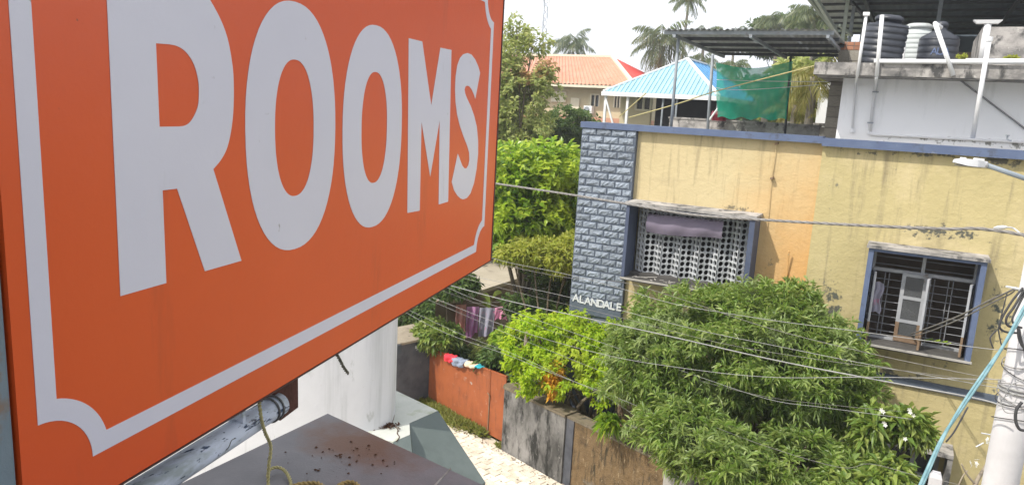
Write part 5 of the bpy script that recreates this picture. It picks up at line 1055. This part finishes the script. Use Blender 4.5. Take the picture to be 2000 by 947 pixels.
tree('round_tree', 'dark green round-crowned tree before the cream house wall', 'tree', gbase(1110, 420, 27), [E_(1105, 250, 27, 1.1, 1.1, .75), E_(1080, 270, 27, 1.0, 1, .7), E_(1135, 255, 27.4, .8, .9, .75), E_(1085, 320, 27, 1.6, 1, 1.3)], 'lf_dark', 1500, 7, .20, .08, .14, seed=19, gap=-.4)
for k, (nm, lab, px, py, f, R, mt, n) in enumerate([
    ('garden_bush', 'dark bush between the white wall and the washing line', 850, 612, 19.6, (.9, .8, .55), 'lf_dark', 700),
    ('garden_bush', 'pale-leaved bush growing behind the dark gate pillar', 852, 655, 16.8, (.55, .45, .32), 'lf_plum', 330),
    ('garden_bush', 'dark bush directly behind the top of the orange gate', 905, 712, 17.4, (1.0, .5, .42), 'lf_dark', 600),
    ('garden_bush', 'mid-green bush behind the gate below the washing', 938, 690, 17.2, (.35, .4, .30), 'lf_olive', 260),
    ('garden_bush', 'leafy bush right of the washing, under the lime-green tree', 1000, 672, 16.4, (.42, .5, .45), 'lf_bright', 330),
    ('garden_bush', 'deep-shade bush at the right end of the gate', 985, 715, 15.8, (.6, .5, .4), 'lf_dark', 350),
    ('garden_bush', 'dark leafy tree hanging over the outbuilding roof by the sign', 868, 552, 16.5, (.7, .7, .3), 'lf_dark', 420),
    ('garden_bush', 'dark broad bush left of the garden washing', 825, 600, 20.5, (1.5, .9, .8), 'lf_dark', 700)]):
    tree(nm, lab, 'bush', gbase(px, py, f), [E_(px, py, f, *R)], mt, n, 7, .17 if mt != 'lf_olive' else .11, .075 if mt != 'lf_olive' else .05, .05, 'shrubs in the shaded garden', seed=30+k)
lbf = thing('banana_plant', 'pale arching leaves sprouting behind the garden washing', 'plant', gbase(955, 640, 18.8))
for pts in (((958, 600), (955, 585), (948, 577), (938, 578)), ((958, 600), (962, 580), (970, 572), (980, 571)), ((958, 600), (950, 592), (940, 590))):
    pth = smooth_path([atf(*q, 18.8) for q in pts], 5); b = MB(); n_ = len(pth); sdv = np.array([.3, -.2, .9])
    vs = []
    for i, p in enumerate(pth): ww = .10*math.sin(PI*(i+.6)/(n_+.2)); vs += [p-nz(sdv)*ww, p+nz(sdv)*ww]
    b.add(vs, [(2*i, 2*i+2, 2*i+3, 2*i+1) for i in range(n_-1)]); part('leaf', b, 'lf_plum', lbf)
# distant belt of trees
ells = []
for px in range(-300, 1660, 45): ells.append(E_(px+rng.uniform(-10, 10), 250 if px < 1420 else 215+rng.uniform(-8, 8), 62+rng.uniform(-4, 4), 3.2, 2.5, 2.6))
P, D = crown_pts(ells, 12000, 41, .8, -.3, .5); V, Fc = leaves_mesh(P, D, 5, .75, .4, (.4, 1.4)); tag(npmesh('tree_belt', V, Fc, 'lf_dark', None, (0, 60, 0)), 'distant belt of dark trees along the skyline behind the roofs', 'trees', None, 'stuff')
for k, (lab, px, py, f, R, mt) in enumerate([('bushy dark tree behind the canopy, right of the centre palms', 1530, 60, 48, (2.0, 1.6, .9), 'lf_dark'), ('hazy green tree at the shed corner behind the canopy', 1600, 70, 44, (1.6, 1.5, 1.2), 'lf_palm'), ('olive tree filling the gap below the canopy behind the net', 1570, 175, 30, (1.5, 1.2, 1.3), 'lf_olive')]):
    tree('far_tree', lab, 'tree', gbase(px, py, f), [E_(px, py, f, *R), E_(px-18, py+25, f, R[0]*.8, R[1], R[2]*.8)], mt, 600, 7, .42, .14, .16, 'trees behind the canopy', seed=50+k)
for k, (lab, x, y, zc_, rr, mt_, n) in enumerate([
    ('spreading dark tree well to the left of the bright broad-leaved tree', -12.5, 20, 3.6, (2.2, 2.0, 1.8), 'lf_dark', 1300),
    ('mid-green tree behind the white rounded building', -15.5, 15.5, 3.2, (2.0, 1.9, 1.7), 'lf_bright', 900),
    ('olive tree standing behind the outbuilding, hidden by the sign', -15, 27, 4.6, (2.6, 2.2, 2.2), 'lf_olive', 1300),
    ('dark tree at the far end of the lane, hidden by the sign', -21, 22, 4.0, (2.6, 2.4, 2.2), 'lf_dark', 1100),
    ('broad green tree far beyond the lane, hidden by the sign', -26, 33, 5, (3.4, 3, 2.6), 'lf_bright', 1100)]):
    tree('garden_tree', lab, 'tree', (x, y, -.1), [(x, y, zc_, *rr), (x+1.1, y-.5, zc_-.5, rr[0]*.7, rr[1]*.7, rr[2]*.7), (x-1.2, y+.4, zc_+.3, rr[0]*.7, rr[1]*.7, rr[2]*.7)], mt_, n, 7, .24, .09, .2, 'trees west of the lane', seed=70+k)
# palms
fr = {}
def frond_mesh(mat, elev, droop, n=24, seed=0):
    key = (mat, elev, droop)
    if key in fr: return fr[key]
    r_ = np.random.default_rng(seed+int(elev*100)+int(droop*1000)); V = []; Fc = []; p = np.zeros(3); a = elev; pts = [p.copy()]
    for i in range(n): p = p+np.array([math.cos(a), 0, math.sin(a)])/n; a -= droop/n*(1+i/n); pts.append(p.copy())
    def quad(q): k = len(V); V.extend(q); Fc.append((k, k+2, k+1)); Fc.append((k, k+3, k+2))
    for i in range(n):
        d = nz(pts[i+1]-pts[i]); up = np.cross(d, [0, 1, 0])*-1; w_ = .010*(1-i/n)+.003
        quad([pts[i]-[0, w_, 0], pts[i+1]-[0, w_, 0], pts[i+1]+[0, w_, 0], pts[i]+[0, w_, 0]])
        if i < 3: continue
        t = i/n; ll = .34*math.sin(PI*min(1, .18+t*.86))**.8+.04
        for sgn in (-1, 1):
            dr_ = nz(d*.55+np.array([0, sgn*.75, 0])+up*.10-np.array([0, 0, .55+r_.uniform(0, .45)]))
            L2 = ll*r_.uniform(.75, 1.1); b0_ = pts[i]+d*r_.uniform(0, .03); e_ = b0_+dr_*L2+np.array([0, 0, -.10*L2]); m_ = b0_+dr_*L2*.5+np.array([0, 0, .02*L2]); wv = d*.018
            quad([b0_, m_-wv, e_, m_+wv])
    me = bpy.data.meshes.new('frond'); me.from_pydata([tuple(v) for v in V], [], Fc); me.materials.append(M[mat]); me.update(); fr[key] = me; return me
def palm(label, px, py, y, Rpx, nfr=20, mat='lf_palm', lean=0., tr=.14, base=None, low=.5, group='coconut palms on the skyline', gold=0):
    c = aty(px, py, y); f = (c-CP)@VW; R = Rpx*f/F; bs_ = np.array([c[0]+lean, c[1]+.5, -.1])
    t = thing('coconut_palm', label, 'palm', bs_, group)
    b = MB(); b.tube(smooth_path([bs_, bs_*.45+c*.55+np.array([-lean*.15, 0, 0]), c], 8), np.linspace(tr*1.3, tr*.75, 17), 8); part('trunk', b, 'palmbark', t, True)
    for k in range(nfr):
        u = (k+.5)/nfr; el = 1.25-u*(1.25+low)+rng.uniform(-.1, .1); el = round(el/.35)*.35; drp = 1.3 if el > .4 else 1.0
        me = frond_mesh('lf_palmgold' if u > 1-gold else mat, el, drp, 24, 1)
        sc = R*rng.uniform(.85, 1.15)*(1 if el < .9 else .85); inst('frond', me, t, c, (rng.uniform(-.15, .15), rng.uniform(-.08, .08), k*2.399+rng.uniform(-.2, .2)), (sc, sc, sc))
    if mat == 'lf_palm' and Rpx > 40:
        for k in range(5): b = MB(); a = k*1.26; b.lathe(c+np.array([.22*math.cos(a), .22*math.sin(a), -.3]), [(.03, 0), (.11, .06), (.13, .14), (.08, .24), (.02, .27)], 8); part('coconut', b, 'lf_palmgold', t, True)
    return t
palm('palm standing alone above the terracotta roof', 1120, 86, 58, 60, 17)
palm('large palm with a drooping full crown left of the canopy', 1293, 76, 46, 82, 24, low=1.1, gold=.12)
palm('tall thin-trunked palm whose crown is cut by the top of the picture', 1346, -4, 52, 48, 14, lean=-.9, tr=.11, low=.8)
palm('palm just behind the left corner of the canopy', 1376, 66, 58, 52, 18, low=.3)
palm('small faint palm above the middle of the canopy', 1436, 66, 70, 36, 16)
palm('wide palm above the canopy right of its middle', 1522, 48, 50, 66, 26, low=.2)
palm('feathery palm at the corner of the dark shed roof', 1592, 30, 40, 78, 26, low=.6)
palm('browned palm crown hanging just below the canopy edge', 1432, 128, 42, 46, 16, low=.9, gold=.45)
palm('palm with dull fronds behind the left canopy post', 1372, 118, 44, 46, 16, low=.7)
palm('yellowing palm with large arching fronds beside the block wall', 1590, 150, 19.5, 88, 18, 'lf_palmgold', tr=.12, low=1.0, group='yellowing palms beside the block wall')
palm('low yellowing palm with its crown behind the net edge', 1553, 205, 20.5, 62, 14, 'lf_palmgold', tr=.1, low=1.0, group='yellowing palms beside the block wall')
palm('green palm seen through the shade net', 1500, 165, 30, 62, 18, low=.8, group='coconut palms on the skyline')
palm('greyish palm at the far left of the terracotta ridge', 1068, 128, 70, 40, 12, low=.3)
# mast
mt0 = atf(1062, 118, 95); mt1 = atf(1058, -80, 95); mast = thing('lattice_mast', 'thin lattice telecom mast rising behind the tall open tree', 'mast', mt0*[1, 1, 0])
b = MB(); hw_ = .30; zb_, ztp = 0, mt1[2]; cs = [(-hw_, -hw_), (hw_, -hw_), (0, hw_)]
for x, y in cs: b.tube([(mt0[0]+x, mt0[1]+y, zb_), (mt0[0]+x*.8, mt0[1]+y*.8, ztp)], .05, 5)
part('mast_leg', b, 'steel', mast); b = MB(); zz = 4.
k = 0
while zz < ztp-1: 
    for i in range(3):
        (xa, ya), (xb2, yb2) = cs[i], cs[(i+1) % 3]; b.bar((mt0[0]+xa, mt0[1]+ya, zz), (mt0[0]+xb2, mt0[1]+yb2, zz+.9), .04)
    zz += .9
part('lattice', b, 'steel', mast)
for z_ in (16.8, 19.5, 20.3):
    for sx in (-.45, .45): b = MB(); b.box(mt0[0]+sx-.1, mt0[0]+sx+.1, mt0[1]-.5, mt0[1]-.35, z_, z_+1.1); part('antenna', b, 'whitetrim', mast)
# ================================================================== POLE, LAMP, WIRES
pc = atf(1990, 600, 6.1); pcx = (atf(1960, 800, 6.1)); ax0 = atf(2012, 640, 6.1)
pole = thing('utility_pole', 'pale concrete utility pole wrapped in cables at the right edge', 'pole', (ax0[0], ax0[1], 0))
b = MB(); b.tube([(ax0[0], ax0[1], -.1), (ax0[0], ax0[1], 8.6)], [.155, .11], 28); part('shaft', b, 'pole', pole, True)
pz = lambda px, py: atf(px, py, 5.98)
b = MB(); 
for py in (772, 780): q = pz(1990, py); b.tube([np.array([ax0[0], ax0[1], q[2]])+.143*np.array([math.cos(a), math.sin(a), .0]) for a in np.linspace(0, 2*PI, 25)], .010, 6, False)
part('band_clamp', b, 'wire', pole, True)
q = atf(1985, 562, 6.0); b = MB(); b.bar(q-np.array([.07, 0, 0]), q+np.array([.2, .05, -.02]), .03, .012); part('cross_bracket', b, 'mark', pole)
def loopy(label, pts, f, r=.009, mat='wiredark'):
    b = MB(); b.tube(smooth_path([atf(*q, f) for q in pts], 6), r, 6); return b
for pts, r in ((((1998, 562), (1975, 590), (1955, 625), (1953, 640), (1965, 648), (1985, 650)), .009), (((2000, 566), (1980, 600), (1966, 620), (1968, 635), (1985, 640)), .010), (((2002, 572), (1985, 605), (1977, 625), (1985, 636), (1996, 640)), .009), (((1967, 572), (1960, 600), (1952, 632), (1950, 645)), .005), (((1946, 645), (1934, 660), (1940, 680)), .006), (((1950, 645), (1955, 670), (1960, 680)), .006), (((1990, 640), (1995, 665), (2003, 690)), .010), (((1988, 640), (1990, 662), (1999, 678), (2012, 680)), .009)):
    part('cable_loop', loopy('', pts, 5.85, r), 'wiredark', pole, True)
for k, (py0, py1) in enumerate(((690, 705), (720, 712), (735, 750), (765, 775), (792, 800), (805, 795), (838, 850))):
    b = MB(); zc_ = pz(1985, (py0+py1)/2)[2]; b.tube([np.array([ax0[0]+.150*math.cos(a), ax0[1]+.150*math.sin(a), zc_+.05*math.sin(a*1+k)*(1 if k % 2 else -1)]) for a in np.linspace(0, 2*PI, 25)], .0045, 5, False); part('wrapped_wire', b, 'wiregrey' if k % 2 else 'wiredark', pole, True)
for k in range(5):
    p0_ = atf(1958+rng.uniform(-6, 6), 778+rng.uniform(-10, 14), 5.82); p1_ = atf(1990+rng.uniform(-6, 10), 760+rng.uniform(-25, 70), 5.8); m_ = (p0_+p1_)/2+rng.normal(scale=.03, size=3)
    b = MB(); b.tube(smooth_path([p0_, m_, p1_], 6), .004, 5); part('loose_end', b, 'wire', pole, True)
b = MB(); b.tube(smooth_path([atf(1996, 785, 5.8), atf(1985, 800, 5.8), atf(1984, 822, 5.8), atf(1992, 838, 5.8), atf(2006, 840, 5.8)], 6), .012, 7); part('cable_loop', b, 'wiredark', pole, True)
# street lamp on its arm
lamp = thing('street_lamp', 'flat LED street lamp on a grey arm reaching in from the right', 'street lamp', atf(1890, 320, 6.3))
h0_, h1_ = atf(1863, 316, 6.3), atf(1918, 321, 6.3); ax_ = nz(h1_-h0_); sd_ = nz(np.cross(ax_, [0, 0, 1])); up_ = np.cross(sd_, ax_)
def sec(t, w_, zt_, zb_): c = h0_+(h1_-h0_)*t; return [c-sd_*w_+up_*zb_, c+sd_*w_+up_*zb_, c+sd_*w_*.8+up_*zt_, c-sd_*w_*.8+up_*zt_]
b = MB(); S_ = [sec(0, .02, .01, -.005), sec(.1, .055, .022, -.012), sec(.35, .075, .032, -.022), sec(.7, .07, .034, -.024), sec(.9, .045, .03, -.022), sec(1.05, .03, .022, -.022)]
b.add([p for s_ in S_ for p in s_], [(i*4+k, i*4+(k+1) % 4, (i+1)*4+(k+1) % 4, (i+1)*4+k) for i in range(5) for k in range(4)]+[(3, 2, 1, 0), (20, 21, 22, 23)]); part('lamp_head', b, 'lampgrey', lamp)
b = MB(); c = h0_+(h1_-h0_)*.5; b.obox(c-up_*.026, ax_*.085, sd_*.05, up_*.003); part('lens', b, 'lampglass', lamp)
b = MB(); c = h0_+(h1_-h0_)*.86; b.obox(c+up_*.036, ax_*.03, sd_*.03, up_*.012); b.obox(h0_+(h1_-h0_)*.3+up_*.036, ax_*.02, sd_*.012, up_*.008); part('sensor_cap', b, 'whitetrim', lamp)
b = MB(); b.tube([h0_+(h1_-h0_)*.92, h0_+(h1_-h0_)*1.15], .03, 10); part('spigot', b, 'lampgrey', lamp, True)
a0_ = h0_+(h1_-h0_)*1.1; a1_ = atf(2000, 348, 6.25); d_ = a1_-a0_; b = MB(); b.tube([a0_, a1_, a0_+d_*1.25], .021, 12); part('arm', b, 'lamparm', lamp, True)
# wires
def wire(label, pts, f0, f1, r, mat='wire', tw=0, grp='thin wires crossing in front of the house and trees', left=0., right=0.):
    A_, B_ = atf(*pts[0], f0), atf(*pts[-1], f1); r *= .56; hd = B_-A_; hd[2] = 0; pn_ = nz([hd[1], -hd[0], 0]); Q = []
    for q in pts: r_ = ray(*q); t_ = ((A_-CP)@pn_)/(r_@pn_); Q.append(CP+r_*t_)
    if left: Q = [Q[0]+(Q[0]-Q[1])*left]+Q
    if right: Q = Q+[Q[-1]+(Q[-1]-Q[-2])*right]
    pth = smooth_path(Q, 5)
    mb = twist(pth, r*.9, r, tw, 3, 5) if tw else MB().tube(pth, r, 5)
    o = mb.build('cable' if r > .0065 else 'wire', M[mat], None, Q[-1], True); return tag(o, label, 'cable' if r > .0065 else 'wire', grp if r <= .0065 else None)
wire('thick twisted aerial cable crossing above the breeze-block window', [(965, 358), (1100, 378), (1235, 400), (1350, 419), (1500, 430), (1700, 441), (1850, 447), (1905, 446), (1960, 452), (2000, 459)], 12.2, 6.2, .0165, 'wiregrey', 3.2, None, .6, .3)
b = MB(); q0, q1 = atf(1942, 445, 6.9), atf(1966, 443.5, 6.75); b.tube([q0, q0*.7+q1*.3, q0*.3+q1*.7, q1], [.010, .019, .019, .012], 8); b.tube(smooth_path([q1, atf(1978, 445, 6.6), atf(1988, 452, 6.5), atf(2000, 462, 6.4)], 4), .007, 6)
solo('cable_splice', b, 'lampgrey', 'pale splice sleeve on the twisted aerial cable near the right edge', 'splice')
wire('brightest thick wire sloping across the big tree down to the pole clamp', [(875, 556), (1000, 589), (1275, 649), (1500, 700), (1700, 739), (1900, 776), (1962, 794)], 14, 6.0, .0125, 'wire', 0, None, .5)
b = MB(); pth = smooth_path([atf(1660, 731, 8.6), atf(1700, 739, 8.2), atf(1800, 757, 7.1), atf(1900, 776, 6.4), atf(1962, 794, 6.0)], 5)
wire('thin wire just above the flower bush, level with the pole band', [(840, 579), (1000, 641), (1175, 691), (1330, 718), (1500, 736), (1700, 736), (1960, 741)], 14, 6.0, .006, left=.5)
wire('thin wire crossing the ALANDALE name and the lower sill of the grilled window', [(958, 503), (1000, 514), (1100, 534), (1215, 564), (1320, 594), (1500, 624), (1670, 646), (1890, 676), (1960, 684)], 13, 6.0, .006, left=1)
wire('thin wire a little below the one crossing the lower sill', [(955, 512), (1100, 541), (1215, 551), (1330, 584), (1500, 640), (1700, 690), (1900, 732), (1965, 745)], 13, 6.0, .005, 'wiregrey', left=.5)
wire('thin wire starting under the sign corner and meeting the pole band', [(905, 535), (1000, 556), (1115, 581), (1350, 641), (1500, 672), (1700, 712), (1965, 760)], 13.5, 6.0, .0055, left=1)
wire('faint grey wire running through the middle of the big tree', [(895, 540), (1000, 568), (1200, 617), (1400, 668), (1600, 702), (1800, 728), (1965, 752)], 13.5, 6.0, .004, 'wiregrey', left=1)
wire('thin wire passing under the garment line to the frangipani', [(870, 560), (930, 585), (1000, 608), (1150, 660), (1350, 730), (1500, 779), (1600, 794), (1690, 806), (1780, 818)], 14, 9.0, .006, left=.6)
wire('fainter wire running beside the one to the frangipani', [(860, 566), (925, 590), (1000, 618), (1150, 672), (1350, 738), (1500, 775), (1640, 792), (1760, 803)], 14, 9.2, .004, 'wiregrey', left=.6)
wire('lowest thin wire descending over the dark garden toward the wall', [(785, 606), (870, 650), (994, 694), (1080, 729), (1200, 774), (1290, 812)], 15, 11.0, .006, left=.4)
wire('lower thin wire ending at the pale wall-top pipes', [(800, 606), (900, 652), (1000, 690), (1100, 735), (1180, 772), (1245, 815)], 15.2, 11.4, .005, left=.4)
wire('thin wire climbing behind the clothes toward the lime-green tree', [(832, 583), (900, 612), (1000, 655), (1100, 695), (1258, 760), (1297, 795)], 15, 11.2, .005, left=.5)
wire('thin bottom wire crossing the lowest leaves by the lower window', [(1400, 835), (1500, 872), (1640, 912), (1700, 905), (1790, 928), (1850, 940), (1900, 955)], 10.2, 8.0, .005, 'wiregrey')
b = MB(); 
for dx, dy, r_ in ((0, 0, .009), (4, 7, .007)):
    b.tube(smooth_path([atf(1985, 561+dy*.2, 6.1), atf(1969+dx, 570+dy*.6, 6.3), atf(1930, 588+dy, 7.2), atf(1870, 618+dy, 8.8), atf(1800, 645+dy, 10.8), atf(1768, 655, 12.2)], 6), r_, 6)
b.tube(smooth_path([atf(1768, 655, 12.2), atf(1735, 663, 12.6), atf(1700, 676, 13.0), atf(1660, 692, 13.4), atf(1640, 700, 13.5)], 5), .006, 6)
solo('service_cable', b, 'wiregrey', 'pair of service cables dropping from the pole top to the grilled window', 'cable', smooth=True)
b = MB(); q = atf(1768, 655, 12.2); b.lathe(q-[0, 0, .02], [(.015, 0), (.03, .015), (.03, .03), (.012, .045)], 10); solo('insulator', b, 'mark', 'small pale insulator where the service cables meet before the grilled window', 'insulator')
tpts = [(2012, 585), (1998, 603), (1965, 665), (1930, 722), (1880, 795), (1840, 855), (1800, 940), (1780, 985)]
b = MB()
for k, (dx, dy, r_) in enumerate(((0, 0, .011), (5, 3, .009))): b.tube(smooth_path([atf(q[0]+dx*math.sin(i*1.3+.5), q[1]+dy*math.sin(i*1.1), 5.6-.13*i) for i, q in enumerate(tpts)], 6), r_, 7)
solo('teal_cable', b, 'teal', 'pair of pale teal cables hanging from the pole and swooping to the bottom edge', 'cable', smooth=True)
b = MB(); b.tube(smooth_path([atf(1890, 795, 5.3), atf(1872, 828, 5.2), atf(1862, 845, 5.15), atf(1848, 862, 5.1)], 4), .006, 6); solo('black_tail', b, 'wiredark', 'short black cable tail lashed under the teal cables', 'cable')
q = atf(1829, 925, 7.4); b = MB(); zt_ = q[2]
b.hexa([(q[0]-.09, q[1]-.06, -.1), (q[0]+.09, q[1]-.06, -.1), (q[0]+.09, q[1]+.06, -.1), (q[0]-.09, q[1]+.06, -.1), (q[0]-.055, q[1]-.05, zt_-.03), (q[0]+.055, q[1]-.05, zt_-.03), (q[0]+.055, q[1]+.05, zt_-.03), (q[0]-.055, q[1]+.05, zt_-.03)])
b.hexa([(q[0]-.055, q[1]-.05, zt_-.03), (q[0]+.055, q[1]-.05, zt_-.03), (q[0]+.055, q[1]+.05, zt_-.03), (q[0]-.055, q[1]+.05, zt_-.03), (q[0]-.035, q[1]-.03, zt_+.02), (q[0]+.035, q[1]-.03, zt_+.02), (q[0]+.035, q[1]+.03, zt_+.02), (q[0]-.035, q[1]+.03, zt_+.02)])
solo('concrete_post', b, 'pole', 'pale tapered concrete post top at the bottom edge before the lower window', 'post')

# ================================================================== AIR
hz = bpy.data.materials.new('haze_air'); hz.use_nodes = True; n_ = hz.node_tree.nodes; n_.remove(n_['Principled BSDF'])
pv_ = n_.new('ShaderNodeVolumePrincipled'); pv_.inputs['Color'].default_value = (.93, .95, 1, 1); pv_.inputs['Density'].default_value = .0018; pv_.inputs['Anisotropy'].default_value = .2
hz.node_tree.links.new(pv_.outputs[0], n_['Material Output'].inputs['Volume'])
M['haze'] = hz
b = MB(); b.box(-910, 910, -910, 1410, -1.2, 29)
tag(b.build('haze', hz, None, (0, 0, -1.2)), kind='stuff')
